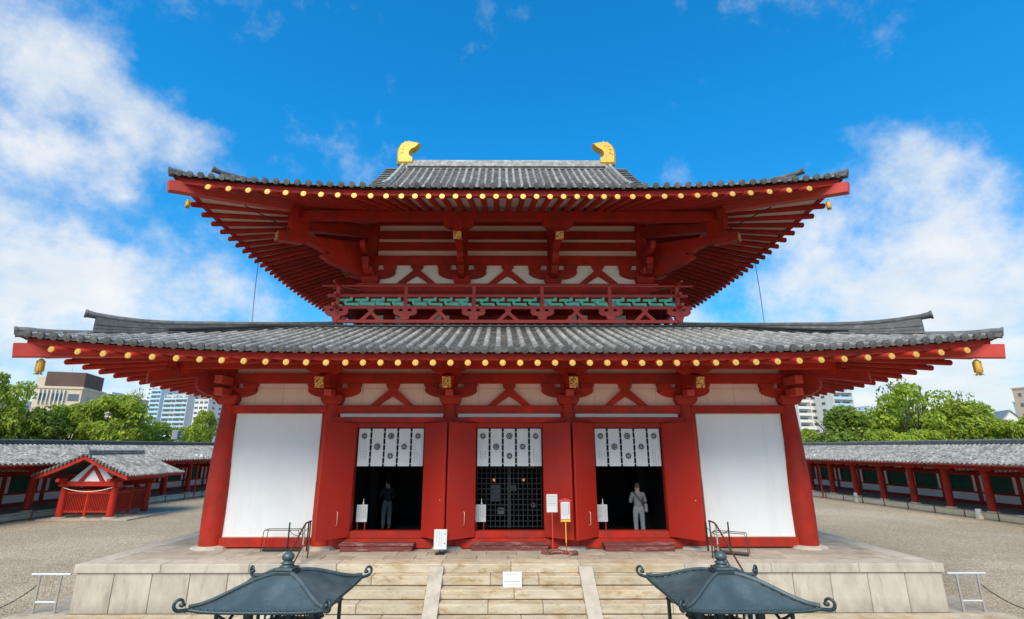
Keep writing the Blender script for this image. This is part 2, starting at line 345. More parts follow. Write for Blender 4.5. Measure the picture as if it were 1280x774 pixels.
# floor paving stones (rows get shorter near the doors)
ys=[PY+.55,-1.05,-.5,.25]
for j in range(3):
    off=random.uniform(0,.4)
    xs=[-PX+.55]+[x+off for x in rng(-PX+.9,PX-1.2,.82)]+[PX-.55]
    for i in range(len(xs)-1):
        MB().cbox(xs[i]+.005,xs[i+1]-.005,ys[j]+.005,ys[j+1]-.005,-.1,random.uniform(-.004,.003),.006).build('floor_stone',STONEF,plat)
for sx in (-1,1):
    yy=rng(.25,15.3,.9)
    for j in range(len(yy)-1):
        for a,b in ((8.62,9.4),(9.4,PX-.55)):
            MB().cbox(*sorted((sx*(a+.005),sx*(b-.005))),yy[j]+.005,yy[j+1]-.005,-.1,random.uniform(-.004,.003),.006).build('floor_stone',STONEF,plat)
# ---------------------------------------------------------------- stairs
st=thing('stone_stairs','wide yellowish stone steps with two sloping ramp stones up the front','stairs',(0,-2.9,-1.1))
H_,T_=.212,.34
stc=MB(); DJ=pm('dark_joint',(.13,.10,.075),.95,.2)
for k in range(1,5): stc.box(-5.18,5.18,PY-T_*k+.03,PY-T_*(k-1)+.031,-1.1,-H_*k-.012)
stc.build('core',DJ,st)
rows={1:([-5.2,-3.35,-1.99],[-1.66,-.5,.66,1.66],[1.99,3.45,5.2]),
      2:([-5.2,-4.05,-1.99],[-1.66,.06,1.66],[1.99,4.15,5.2]),
      3:([-5.2,-3.5,-1.99],[-1.66,-.54,.7,1.66],[1.99,3.62,5.2]),
      4:([-5.2,-2.9,-1.99],[-1.66,.2,1.66],[1.99,2.9,5.2])}
for k,fl in rows.items():
    y0=PY-T_*k; z1=-H_*k+.012; z0=max(-1.1,z1-H_-.02) if k<4 else -1.1
    for xs in fl:
        for a,b in zip(xs[:-1],xs[1:]):
            MB().cbox(a+.005,b-.005,y0+random.uniform(-.004,.004),y0+T_+.06,z0+(.040 if k<4 else 0),z1+random.uniform(-.002,.002),.014).build('step_stone',STEP,st)
for sx in (-1,1):
    x0,x1=sorted((sx*1.655,sx*1.985))
    poly=[(PY-.004,-.03),(PY-.10,-.03),(PY-T_*5+.1,-1.02),(PY-T_*5+.06,-1.1),(PY-.004,-1.1)]
    MB().prism(poly,lambda a,b,t:(t,a,b),x0,x1).build('ramp_stone',STONE,st)
    x0,x1=sorted((sx*5.2,sx*5.55))
    MB().prism(poly,lambda a,b,t:(t,a,b),x0+.002,x1).build('ramp_stone',STONE,st)
# ================================================================ THE HALL
hall=thing('temple_hall','large two-storey red temple hall with grey tiled roofs and gold roof ornaments','temple',(0,6.6,0))
YC=6.6
cols_x=[-8.6,-5.4,-1.8,1.8,5.4,8.6]
# --- columns
def column(x,y,zt=4.06):
    m=MB(); prof=[(.315,.07),(.33,.9),(.325,1.7),(.29,2.7),(.25,3.5),(.215,zt)]
    m.lathe(prof,24,Matrix.Translation((x,y,0)))
    c=m.build('column',RED,hall)
    b=MB(); ns=14; pr=[]
    rr=[.50*random.uniform(.9,1.12) for _ in range(ns)]
    vs=[(x+rr[k]*math.cos(2*PI*k/ns),y+rr[k]*.95*math.sin(2*PI*k/ns),-.01) for k in range(ns)]+[(x+rr[k]*.93*math.cos(2*PI*k/ns),y+rr[k]*.88*math.sin(2*PI*k/ns),.055) for k in range(ns)]+[(x+.37*math.cos(2*PI*k/ns),y+.37*math.sin(2*PI*k/ns),.085) for k in range(ns)]
    b.add(vs,[(i,(i+1)%ns,ns+(i+1)%ns,ns+i) for i in range(ns)]+[(ns+i,ns+(i+1)%ns,2*ns+(i+1)%ns,2*ns+i) for i in range(ns)]+[tuple(range(2*ns,3*ns))])
    b.build('base_stone',STONE,c)
for x in cols_x: column(x,0)
for x in (-8.6,8.6):
    for y in (3.2,6.6,10.0,13.2): column(x,y)
for x in cols_x[1:-1]: column(x,13.2)
# --- walls
for sx in (-1,1):
    x0,x1=sorted((sx*5.72,sx*8.33))
    MB().box(x0,x1,-.03,.06,.27,3.80).build('wall_panel',PLA,hall)
    fr=MB(); fr.box(x0-.0,x0+.028,-.045,-.028,.29,3.79); fr.box(x1-.028,x1,-.045,-.028,.29,3.79); fr.box(x0+.03,x1-.03,-.045,-.028,3.76,3.789); fr.box(x0+.03,x1-.03,-.045,-.028,.292,.32)
    fr.build('cream_edging',CREAM,hall)
    MB().cbox(x0-.02,x1+.02,-.13,.10,.035,.285,.01).build('sill_beam',RED,hall)
    MB().cbox(*sorted((sx*5.4,sx*5.72)),-.04,.09,.05,3.78,.004).build('wall_board',RED,hall)
    # side walls of the hall
    for a,b in ((.3,2.9),(3.5,6.3),(6.9,9.7),(10.3,12.9)):
        MB().box(*sorted((sx*8.55,sx*8.65)),a,b,.27,3.8).build('wall_panel',PLA,hall)
        MB().box(*sorted((sx*8.46,sx*8.72)),a,b,.035,.27).build('sill_beam',RED,hall)
    MB().box(*sorted((sx*8.44,sx*8.74)),.0,13.2,3.8,4.03).build('tie_beam',RED,hall)
    MB().box(*sorted((sx*8.53,sx*8.63)),.1,13.1,4.03,5.6).build('upper_wall',PLB,hall)
    MB().box(*sorted((sx*8.46,sx*8.70)),.15,13.05,4.7,5.01).build('wall_beam',RED,hall)
MB().box(-8.5,8.5,13.15,13.25,.0,5.6).build('rear_wall',PLA,hall)
# beams across the front
segs=list(zip(cols_x[:-1],cols_x[1:]))
for a,b in segs:
    MB().cbox(a+.17,b-.17,-.16,.10,3.79,4.03,.008).build('tie_beam',RED,hall)
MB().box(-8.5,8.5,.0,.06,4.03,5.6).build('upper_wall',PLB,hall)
# faint joints between the plaster boards
jm=pm('plaster_joint',(.50,.38,.31),.9,.05)
jb=MB()
for a,b in segs:
    c=(a+b)/2
    for dx in ((-.85,.0,.85) if abs(c)>6 else (-.95,.95)): MB().box(c+dx-.006,c+dx+.006,-.0035,.003,4.04,4.69).build('board_joint',jm,hall)
    MB().box(a+.8,b-.8,-.0036,.003,4.55,4.562).build('board_joint',jm,hall)
MB().cbox(-8.9,8.9,-.14,.12,4.70,5.01,.008).build('wall_beam',RED,hall)
for a,b in segs[1:4]:
    MB().box(a+.2,b-.2,-.05,.02,3.67,3.788).build('transom_panel',PLA,hall)
    MB().cbox(a+.12,b-.12,-.24,.02,3.52,3.67,.01).build('door_lintel',RED,hall)
doors=[(-4.6,-2.55),(-1.0,1.0),(2.55,4.6)]
for (x0,x1),(ca,cb) in zip(doors,segs[1:4]):
    MB().cbox(x0-.12,x1+.12,-.13,.10,3.36,3.518,.008).build('door_head',RED,hall)
    for a,b in ((x0-.11,x0),(x1,x1+.11)): MB().cbox(a,b,-.12,.10,.46,3.358,.006).build('door_jamb',RED,hall)
    MB().cbox(ca+.02,x0-.112,-.05,.06,.05,3.52,.004).build('wall_board',REDD,hall)
    MB().cbox(x1+.112,cb-.02,-.05,.06,.05,3.52,.004).build('wall_board',REDD,hall)
    MB().cbox(x0-.13,x1+.13,-.14,.16,.27,.459,.012).build('door_sill',RED,hall)
    MB().cbox(ca+.16,cb-.16,-.20,.02,.02,.268,.012).build('sill_beam',RED,hall)
# door leaves
HANDLE=pm('pale_brass',(.62,.42,.28),.4,.1,metal=.3)
for (hx,ox,oy) in ((-4.62,-5.33,-.92),(-2.53,-1.83,-.80),(-1.02,-1.77,-.74),(1.02,1.77,-.74),(2.53,1.84,-.80),(4.62,5.33,-.92)):
    h=Vector((hx,-.16,0)); o=Vector((ox,oy,0)); d=(o-h).normalized(); nrm=Vector((-d.y,d.x,0))
    if nrm.y>0: nrm=-nrm
    l=(o-h).length; M=Matrix((d,nrm,Vector((0,0,1)))).transposed().to_4x4(); M.translation=h
    if M.to_3x3().determinant()<0: pass
    lf=MB().cbox(.0,l,-.03,.03,.31,3.50,.008,M).build('door_leaf',REDD,hall)
    if hx in (-4.62,-1.02,2.53):
        hb=MB(); q=.42*l
        hb.tube([M@Vector((q,.03,.66)),M@Vector((q,.075,.68)),M@Vector((q,.075,1.0)),M@Vector((q,.03,1.02))],.011,6)
        hb.build('door_handle',HANDLE,lf)
    else:
        MB().cyl(M@Vector((l-.16,.028,1.35)),M@Vector((l-.16,.045,1.35)),.018,n=8).build('door_stud',HANDLE,lf)
# interior
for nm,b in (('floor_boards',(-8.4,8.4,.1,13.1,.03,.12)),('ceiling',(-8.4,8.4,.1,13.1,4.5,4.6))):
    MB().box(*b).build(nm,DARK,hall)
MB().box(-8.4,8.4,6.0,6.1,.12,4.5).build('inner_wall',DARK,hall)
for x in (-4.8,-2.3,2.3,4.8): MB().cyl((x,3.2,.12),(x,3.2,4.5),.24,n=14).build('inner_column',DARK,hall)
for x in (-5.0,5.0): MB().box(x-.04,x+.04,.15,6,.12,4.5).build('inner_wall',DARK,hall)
# lattice screen behind the centre door
sc=MB(); sx0,sx1=-.98,.98
for i in range(15):
    x=sx0+.0+i*(sx1-sx0)/14; sc.box(x-.012,x+.012,.50,.525,.46,3.36)
for j in range(19):
    z=.5+j*.152; sc.box(sx0,sx1,.526,.545,z-.012,z+.012)
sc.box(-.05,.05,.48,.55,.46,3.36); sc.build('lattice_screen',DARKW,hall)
# pale things seen through the lattice
PALE=pm('dim_altar_cloth',(.30,.30,.29),.7,.3,3)
ab=MB()
for x,z,w_,h_ in ((-.42,1.35,.32,.5),(.74,2.35,.22,.42),(-.26,.80,.2,.2),(.8,.98,.14,.14),(.1,1.5,.3,.16)): MB().box(x-w_/2,x+w_/2,1.7,1.76,z-h_/2,z+h_/2).build('altar_panel',PALE,hall)
LAMPM=pm('lit_lamp',(.5,.25,.1),.5,.0,emit=((1,.30,.08),.5))
for x,z in ((-.42,1.78),(.42,1.78)):
    al=MB().lathe([(.02,-.05),(.045,-.02),(.045,.03),(.015,.06)],10,Matrix.Translation((x*1.12,1.3,z))).build('altar_lamp',LAMPM,hall)
# --- bracket pieces
def daito(x,y,z0,s=1.0,name='bearing_block'):
    m=MB(); a=.25*s;b=.325*s
    vs=[]
    for (h,zz) in ((a,z0),(a+.02,z0+.03*s),(b,z0+.13*s),(b,z0+.27*s)):
        vs+=[(x-h,y-h,zz),(x+h,y-h,zz),(x+h,y+h,zz),(x-h,y+h,zz)]
    m.add(vs,[(i*4+k,i*4+(k+1)%4,(i+1)*4+(k+1)%4,(i+1)*4+k) for i in range(3) for k in range(4)]+[(0,3,2,1),(12,13,14,15)])
    return m.build(name,RED,hall)
def hijiki(x,y,z0,half,h,top,dirx=1,side='x',th=.22,l=1,r=1):
    """cloud arm along the wall with bearing blocks; z0 bottom, h arm height, top = underside of beam"""
    pr=[(-half*1.0*l,z0+h),(-half*1.03*l,z0+h*.72),(-half*.97*l,z0+h*.45),(-half*.80*l,z0+h*.20),(-half*.55*l,z0+h*.03),(-half*.3*l,z0),
        (half*.3*r,z0),(half*.55*r,z0+h*.03),(half*.80*r,z0+h*.20),(half*.97*r,z0+h*.45),(half*1.03*r,z0+h*.72),(half*1.0*r,z0+h)]
    f=(lambda a,b,t:(x+a,y+t,b)) if side=='x' else (lambda a,b,t:(x+t,y+a,b))
    a_=MB().prism(pr,f,-th/2,th/2).build('cloud_arm',RED,hall)
    bk=MB()
    g=z0+h+.001
    for c,wd in ((-half*.78*l,half*.27),(0,half*.27),(half*.78*r,half*.27)):
        if c==0 or abs(c)>.1:
            pp=[(c-wd*.82,g),(c+wd*.82,g),(c+wd,g+(top-g)*.45),(c+wd,top-.001),(c-wd,top-.001),(c-wd,g+(top-g)*.45)]
            bk.prism(pp,f,-th/2-.02,th/2+.02)
    bk.build('arm_blocks',RED,hall)
def vstrut(x,y,z0,z1,half,top,mat=None,th=.16,wd=.17):
    m=MB(); mat=mat or RED
    for s in (-1,1):
        m.prism([(s*half,z0),(s*(half-wd*1.35),z0),(0,z1-wd*1.25),(0,z1),(s*.10,z1)],lambda a,b,t:(x+a,y+t,b),-th/2-(.001*s),th/2+.001*s)
    bw=half*.24
    m.prism([(-bw*.8,z1+.001),(bw*.8,z1+.001),(bw*1.25,z1+(top-z1)*.5),(bw*1.25,top-.002),(-bw*1.25,top-.002),(-bw*1.25,z1+(top-z1)*.5)],lambda a,b,t:(x+a,y+t,b),-th/2-.01,th/2+.01)
    m.build('v_strut',mat,hall)
for x in cols_x:
    daito(x,0,4.055)
    hijiki(x,-.03,4.27,.78,.29,4.70)
for a,b in segs[1:4]: vstrut((a+b)/2,-.04,4.031,4.52,.66,4.70)
# arms running out towards the viewer, with pierced gilt plates on the tail ends
def tail(x,yw,yend,zend,slope,h=.34,wd=.27):
    p0=Vector((x,yend,zend)); p1=Vector((x,yw+.3,zend+slope*(yw+.3-yend)))
    t=MB().beam(p0,p1,wd,h,c=.006).build('tail_rafter',RED,hall)
    d=(p1-p0).normalized(); M=Matrix((Vector((1,0,0)),d,Vector((1,0,0)).cross(d))).transposed().to_4x4(); M.translation=p0
    MB().box(-wd/2+.012,wd/2-.012,-.014,-.001,-h/2+.012,h/2-.012,M).build('gilt_plate',GOLDP,t)
def cloudarm(org,dirv,pts,th,name='bracket_arm'):
    """profile (k outward, z) extruded sideways"""
    d=Vector(dirv).normalized(); sdv=Vector((-d.y,d.x,0)); o=Vector(org)
    MB().prism(pts,lambda a,b,t:tuple(o+d*a+sdv*t+Vector((0,0,b))),-th/2,th/2).build(name,RED,hall)
for x in cols_x[1:-1]:
    tail(x,0,-1.5,4.57,.30)
    cloudarm((x,0,0),(0,-1,0),[(0,4.27),(.35,4.27),(.52,4.33),(.56,4.46),(.62,4.50),(.95,4.56),(1.1,4.72),(1.12,4.98),(0,5.3)],.2)
    MB().cbox(x-.11,x+.11,-.72,-.30,4.28,4.46,.01).build('arm_end',REDB,hall)
    MB().prism([(x-.30,4.86),(x+.30,4.86),(x+.5,4.97),(x+.5,5.0),(x-.5,5.0),(x-.5,4.97)],lambda a,b,t:(a,t,b),-1.22,-.99).build('purlin_arm',RED,hall)
for sx in (-1,1):
    for y in (3.2,6.6,10.0):
        daito(sx*8.6,y,4.055)
        M0=(sx*8.6,y,0)
        cloudarm(M0,(sx,0,0),[(0,4.27),(.35,4.27),(.52,4.33),(.56,4.46),(.95,4.56),(1.1,4.72),(1.12,4.98),(0,5.3)],.2)
        MB().beam((sx*10.1,y,4.57),(sx*8.4,y,5.08),.27,.34).build('tail_rafter',RED,hall)
    # diagonal corner arm, low roof
    for (cx_,cy_,dy) in ((sx*8.6,0,-1),(sx*8.6,13.2,1)):
        dv=(sx,dy,0)
        cloudarm((cx_,cy_,0),dv,[(0,4.27),(.5,4.27),(.76,4.33),(.95,4.44),(1.02,4.58),(1.02,4.80),(2.25,4.55),(2.25,4.86),(0,5.35)],.24,'corner_arm')
        cloudarm((cx_,cy_,0),dv,[(.9,4.98),(1.5,4.85),(1.5,5.35),(.9,5.35)],.34,'corner_block')
    MB().cbox(*sorted((sx*8.72,sx*8.48)),-.80,-.2,4.28,4.50,.01).build('arm_end',REDB,hall)
    MB().cbox(*sorted((sx*8.72,sx*8.48)),-.86,-.2,4.62,4.86,.01).build('arm_end',REDB,hall)
    cloudarm((sx*8.6,0,0),(sx,0,0),[(0,4.27),(.45,4.27),(.72,4.34),(.8,4.5),(.8,4.66),(0,4.66)],.2)
# purlins
def ring_beam(hx,y0,y1,z0,z1,w_,name,ext=.25,mat=None):
    mat=mat or RED
    MB().cbox(-hx-ext,hx+ext,y0-w_/2,y0+w_/2,z0,z1,.008).build(name,mat,hall)
    MB().box(-hx-ext,hx+ext,y1-w_/2,y1+w_/2,z0,z1).build(name,mat,hall)
    for s in (-1,1): MB().box(*sorted((s*(hx-w_/2),s*(hx+w_/2))),y0-ext,y1+ext,z0+.004,z1-.004).build(name,mat,hall)
ring_beam(9.7,-1.1,14.3,5.0,5.28,.22,'eave_purlin')
# ================================================================ eaves
class Roof:
    def __init__(s,Ax,By,ztile,R_,fan,prof,inset,decay):
        s.Ax,s.By,s.zt,s.R,s.fan,s.prof,s.inset,s.decay=Ax,By,ztile,R_,fan,prof,inset,decay
    def rise(s,e,d): return s.R*max(0,1-max(e,0)/s.fan)**2*max(0,1-d/s.decay)
    def xy(s,k,a,d):
        if k==0: return (a,YC-s.By+d)
        if k==1: return (s.Ax-d,YC+a)
        if k==2: return (-a,YC+s.By-d)
        return (-s.Ax+d,YC-a)
    def half(s,k): return s.Ax if k%2==0 else s.By
    def P(s,k,a,d,dz=0):
        e=s.half(k)-abs(a); x,y=s.xy(k,a,d)
        return Vector((x,y,s.zt+s.prof(d)+s.rise(e,max(d,0))+dz))
low=Roof(12.1,10.1,5.10,.40,8.0,lambda d:.335*d+.002*d*d,5.8,5.8)
upp=Roof(10.36,8.36,10.55,.42,7.06,lambda d:.36*d+.018*d*d,5.0,5.0)
def rpos(inner_half,nin,steps,half):
    """rafter stations along one eave"""
    sp=2*inner_half/nin; out=[-inner_half+i*sp for i in range(nin+1)]; a=inner_half
    for q in steps:
        a+=q
        if a<half-.45: out+= [a,-a]
    return sorted(out)
stepL=[.475,.485,.49,.50,.535,.54,.54,.575,.59,.595,.615,.63,.66]
stepU=[.467,.474,.505,.502,.512,.538,.548,.562,.59,.61,.636]
def eaves(rf,zdisc,slope,rr,wall_d,inner,nin,steps,fz0,fz1,tag_):
    # rafters: parallel in the middle, radiating towards the corners
    for k in range(4):
        h=rf.half(k); ih=inner-(rf.Ax-h); ni=max(4,round(2*ih/.43))
        if k%2==0: ih,ni=inner,nin
        for a in rpos(ih,ni,steps,h):
            e=h-abs(a)
            if e<rf.fan-.01:
                ca=(h-rf.fan)*(1 if a>0 else -1)        # fan centre along coordinate
                dx=(ca-a)/rf.fan
            else: dx=0
            r0=rf.rise(e,0)
            d1=wall_d+.15
            a1=a+dx*d1; 
            x0,y0=rf.xy(k,a,-.06); x1,y1=rf.xy(k,a1,d1)
            e1=h-abs(a1)
            if e1<d1-.05:     # would cross the hip: stop at the hip rafter
                tt=(e-0)/( (d1-(e1))/d1+1e-9) if False else None
                # solve e + t*(e1-e) = t*d1
                t=e/(d1-(e1-e)); t=min(1,t); d1_=d1*t
                a1=a+dx*d1_; x1,y1=rf.xy(k,a1,d1_); zz=zdisc+slope*d1_+r0*max(0,1-d1_/rf.decay)
                d1e=d1_
            else: zz=zdisc+slope*d1+r0*max(0,1-d1/rf.decay); d1e=d1
            p0=Vector((x0,y0,zdisc+r0)); p1=Vector((x1,y1,zz))
            if (p1-p0).length<.3: continue
            dv=Vector((rf.xy(k,0,-1)[0]-rf.xy(k,0,0)[0],rf.xy(k,0,-1)[1]-rf.xy(k,0,0)[1],0)).normalized()
            rm=MB().cyl(p0,p1,rr,rr*.97,10); ax=(p1-p0).normalized()
            def cut(v):
                v=Vector(v); return v if (v-p0).length>.3 else v+ax*(-(v-p0).dot(dv)/ax.dot(dv))
            rm.v=[tuple(cut(v)) for v in rm.v]
            ra=rm.build('rafter',RED,hall)
            # end cap: gilt disc with a raised rim
            outn=Vector((rf.xy(k,0,-1)[0]-rf.xy(k,0,0)[0],rf.xy(k,0,-1)[1]-rf.xy(k,0,0)[1],0))
            if k!=2:
                g=MB(); c0=p0-dv*.026; g.cyl(c0+dv*.028,c0+dv*.046,rr*.92,rr*.89,14); g.cyl(c0+dv*.046,c0+dv*.053,rr*.66,rr*.60,12); g.cyl(c0+dv*.053,c0+dv*.06,rr*.25,rr*.2,8)
                g.build('gilt_cap',GOLD,ra)
    # soffit boards just above the rafters, and a fascia board along the eave
    ed=MB(); n=28
    for k in range(4):
        h=rf.half(k); vs=[];fs=[]
        nd=4; As=[-1+2*i/(2*n) for i in range(2*n+1)]
        for j in range(nd+1):
            d=.16+(wall_d+.14)*j/nd
            for t in As:
                a=t*(h-d); e=h-abs(a)
                x,y=rf.xy(k,a,d); vs.append((x,y,zdisc+rr+.012+slope*d+rf.rise(e,d)))
        m_=len(As)
        fs=[(j*m_+i,j*m_+i+1,(j+1)*m_+i+1,(j+1)*m_+i) for j in range(nd) for i in range(m_-1)]
        ed.add(vs,fs)
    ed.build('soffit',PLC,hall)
    for k in range(4):
        h=rf.half(k); fb=MB(); vs=[]; 
        As=[-1+2*i/60 for i in range(61)]
        for t in As:
            for (dd,zz) in ((.20,fz0),(.06,fz0),(.045,fz1),(.16,fz1)):
                a=t*(h-dd); e=h-abs(a); x,y=rf.xy(k,a,dd); vs.append((x,y,zz+rf.rise(e,0)))
        fb.add(vs,[(4*i+q,4*i+(q+1)%4,4*(i+1)+(q+1)%4,4*(i+1)+q) for i in range(60) for q in range(4)])
        fb.build('fascia_board',RED,hall)
    # hip rafters
    for sx in (-1,1):
        for sy in (-1,1):
            def hp(d,z): return Vector((sx*(rf.Ax-d),YC+sy*(rf.By-d),z))
            zc=zdisc+rf.rise(0,0)
            hr=MB().beam(hp(-.10,zc-.11),hp(wall_d+.2,zc-.11+slope*(wall_d+.2)*.72),.27,.34,c=.008)
            hr.build('hip_rafter',REDB,hall)
eaves(low,4.78,.25,.082,3.5,4.06,19,stepL,4.87,5.03,'low')
eaves(upp,10.2,.34,.092,4.96,3.31,16,stepU,10.285,10.465,'upp')
# ================================================================ tiles
def arc_tile(L_,r0,r1,n=7):
    m=MB(); vs=[]
    for y,r in ((0,r0),(L_*.97,r1)):
        for i in range(n+1):
            t=PI*i/n; vs.append((r*math.cos(t),y,r*math.sin(t)))
    N_=n+1
    m.add(vs,[(i,i+1,N_+i+1,N_+i) for i in range(n)],True)
    m.add(vs[:N_],[tuple(range(N_))[::-1]]); m.add(vs[N_:],[tuple(range(N_))])
    return m
tile_me=arc_tile(1,.082,.072).mesh('cover_tile',TILE)
em=MB(); 
em.cyl((0,-.035,.035),(0,.02,.035),.094,.094,14); em.cyl((0,-.043,.035),(0,-.034,.035),.058,.064,12); em.cyl((0,-.05,.035),(0,-.042,.035),.02,.024,6)
eave_me=em.mesh('eave_disc',TILED)
def orient(p0,p1):
    d=p1-p0; l=d.length; y=d.normalized(); x=y.cross(Vector((0,0,1))).normalized(); z=x.cross(y)
    M=Matrix((x,y,z)).transposed().to_4x4(); M.translation=p0
    return M@Matrix.Diagonal((1,l,1,1))
def row_mesh(m,pts_fn,d0,d1,step,r=.08,n=6):
    """a run of overlapping cover tiles joined in one mesh"""
    d=d0
    while d<d1-.05:
        e=min(d+step,d1); A=pts_fn(d)+Vector((0,0,random.uniform(-.004,.004))); B=pts_fn(e)
        M=orient(A,B); vs=[]
        for y,q in ((-.03,r),(.97,r*.87)):
            for i in range(n+1):
                t=PI*i/n; vs.append(M@Vector((q*math.cos(t),y,q*math.sin(t))))
        N_=n+1
        m.add(vs,[(i,i+1,N_+i+1,N_+i) for i in range(n)],True); m.add(vs[:N_],[tuple(range(N_))[::-1]])
        d=e
    return m
def pans(m,Pf,a0,a1,d0,dm,step):
    """concave pan tiles between two runs, each course lapping the next"""
    d=d0; a_=(a0+a1)/2
    while d<dm(a_)-.02:
        e=min(d+step,dm(a_)); vs=[]
        for dd,lift in ((d,.022),(e,.0)):
            for i in range(5):
                u=i/4; a=a0+(a1-a0)*u; sag=-.045*math.sin(PI*u)
                p=Pf(a,min(dd,dm(a)) if dd>d0 else dd); vs.append(p+Vector((0,0,sag+lift+.012)))
        vs2=[v-Vector((0,0,.024)) for v in vs[:5]]
        m.add(vs,[(i,i+1,6+i,5+i) for i in range(4)]); m.add(vs[:5]+vs2,[(i,5+i,6+i,i+1) for i in range(4)])
        d=e
def tile_roof(rf,name,single,mats):
    deck=MB(); n=40; nd=8
    for k in range(4):
        h=rf.half(k); vs=[]
        for j in range(nd+1):
            d=-.06+(rf.inset+.06)*j/nd
            for i in range(n+1):
                t=-1+2*i/n; a=t*(h-d); vs.append(rf.P(k,a,d,-.07))
        m_=n+1
        deck.add(vs,[(j*m_+i,j*m_+i+1,(j+1)*m_+i+1,(j+1)*m_+i) for j in range(nd) for i in range(n)])
    dk=deck.build(name,TILE2,hall)
    for k in range(4):
        h=rf.half(k); nr=int((2*h-.3)/.33); sp=(2*h-.36)/nr
        S=[-h+.18+i*sp for i in range(nr+1)]
        rest=MB(); pn=MB(); discs=MB()
        for i,a in enumerate(S):
            e=h-abs(a); dm=min(rf.inset,e-.02)
            fn=lambda d,a=a:rf.P(k,a,d)
            start=-.10
            if k==0:
                o=inst('eave_disc',eave_me,dk,orient(fn(-.10),fn(.0))@Matrix.Diagonal((1,1/ (fn(.0)-fn(-.10)).length,1,1)))
                d=start
                for q in range(single):
                    e2=min(d+.32,dm)
                    if e2-d<.08: break
                    A=fn(d)+Vector((random.uniform(-.004,.004),0,random.uniform(-.003,.004)))
                    inst('cover_tile',tile_me,dk,orient(A,fn(e2))); d=e2
                start=d
            else:
                M=orient(fn(-.10),fn(0)); c=fn(-.10)
                dv=(fn(-.1)-fn(0)).normalized(); discs.cyl(c+Vector((0,0,.035)),c+Vector((0,0,.035))+dv*.035,.094,n=8)
            if k!=2 or True:
                if dm-start>.05: row_mesh(rest,fn,start,dm,.32 if k==0 else .6,n=6 if k==0 else 4)
        Pf=lambda a,d:rf.P(k,a,d)
        for a0,a1 in zip(S[:-1],S[1:]):
            pans(pn,Pf,a0+.05,a1-.05,-.12,lambda a:max(.0,min(rf.inset,h-abs(a)-.01)),.26 if k==0 else 1.0)
        rest.build('cover_tile_rows',mats[0],dk,kind='stuff'); pn.build('pan_tiles',TILE2,dk,kind='stuff')
        if k!=0: discs.build('eave_discs',TILED,dk,kind='stuff')
    return dk
random.seed(11)
roofL=tile_roof(low,'lower_roof',4,[TILE])
roofU=tile_roof(upp,'upper_roof_skirt',1,[TILE])
# hip ridges: stacked flat tiles with a round cap, ending in an upturned tip; then a low second ridge to the corner
def hip_ridges(rf,parent,dprim,hs,tipup,tab=None):
    def hh(d):
        if not tab: return hs
        for (a,x),(b,y) in zip(tab[:-1],tab[1:]):
            if d<=b: return x+(y-x)*max(0,d-a)/(b-a)
        return tab[-1][1]
    for sx in (-1,1):
        for sy in (-1,1):
            def hp(d,dz=0):
                z=rf.zt+rf.prof(d)+rf.rise(d,d)
                return Vector((sx*(rf.Ax-d),YC+sy*(rf.By-d),z+dz))
            top=rf.inset+.1; N_=14
            ds=[dprim+(top-dprim)*i/N_ for i in range(N_+1)]
            up=lambda d: tipup*max(0,1-(d-dprim)/1.6)**2
            m=MB(); nl=5
            for q in range(nl):
                w_=.17-.016*q+(.02 if q%2 else 0); z0=-.03+(hs+.03)*q/nl; z1=-.03+(hs+.03)*(q+.82)/nl
                sd=Vector((-sy,sx,0)).normalized()
                vs=[]
                for d in ds:
                    f=(hh(d)+up(d))/hs
                    for s_,zz in ((-1,z0*f),(1,z0*f),(1,z1*f),(-1,z1*f)): vs.append(hp(d,zz)+sd*s_*w_)
                m.add(vs,[(4*i+a,4*i+(a+1)%4,4*i+4+(a+1)%4,4*i+4+a) for i in range(N_) for a in range(4)]+[(0,1,2,3),(4*N_+3,4*N_+2,4*N_+1,4*N_)])
            core_=[]
            for d in ds:
                f=(hh(d)+up(d))/hs
                for s_,zz in ((-1,0),(1,0),(1,hs*f*.98),(-1,hs*f*.98)): core_.append(hp(d,zz)+sd*s_*.11)
            m.add(core_,[(4*i+a,4*i+(a+1)%4,4*i+4+(a+1)%4,4*i+4+a) for i in range(N_) for a in range(4)]+[(0,1,2,3)])
            rd=m.build('hip_ridge',TILED,parent)
            c=MB(); pts=[hp(d,hh(d)+up(d)+.05) for d in [dprim-.14]+ds]
            pts[0].z+=.07*tipup/.3
            c.tube(pts,[.10]+[.085]*len(ds),8); dv=(pts[0]-pts[1]).normalized(); c.cyl(pts[0],pts[0]+dv*.05,.115,n=12)
            c.build('ridge_cap',TILED,parent)
            m2=MB(); pts=[hp(d,.045+.05*max(0,1-max(d,0)/.5)**2) for d in (-.12,.0,.15,.35,.7,dprim+.1)]
            m2.tube(pts,[.09,.085,.085,.085,.085,.085],8); dv=(pts[0]-pts[1]).normalized(); m2.cyl(pts[0]-dv*.02,pts[0]+dv*.035,.11,n=12)
            sdv=Vector((-sy,sx,0)).normalized()
            for a,b in zip(pts[:-1],pts[1:]):
                m2.beam(a-Vector((0,0,.1)),b-Vector((0,0,.1)),.26,.10)
            m2.build('corner_ridge',TILED,parent)
hip_ridges(low,roofL,.92,.30,.11,[(.9,.38),(1.2,.34),(1.75,.29),(2.3,.27),(3,.24),(4,.17),(5,.09),(5.7,.03),(6,.02)])
hip_ridges(upp,roofU,.85,.20,.14)
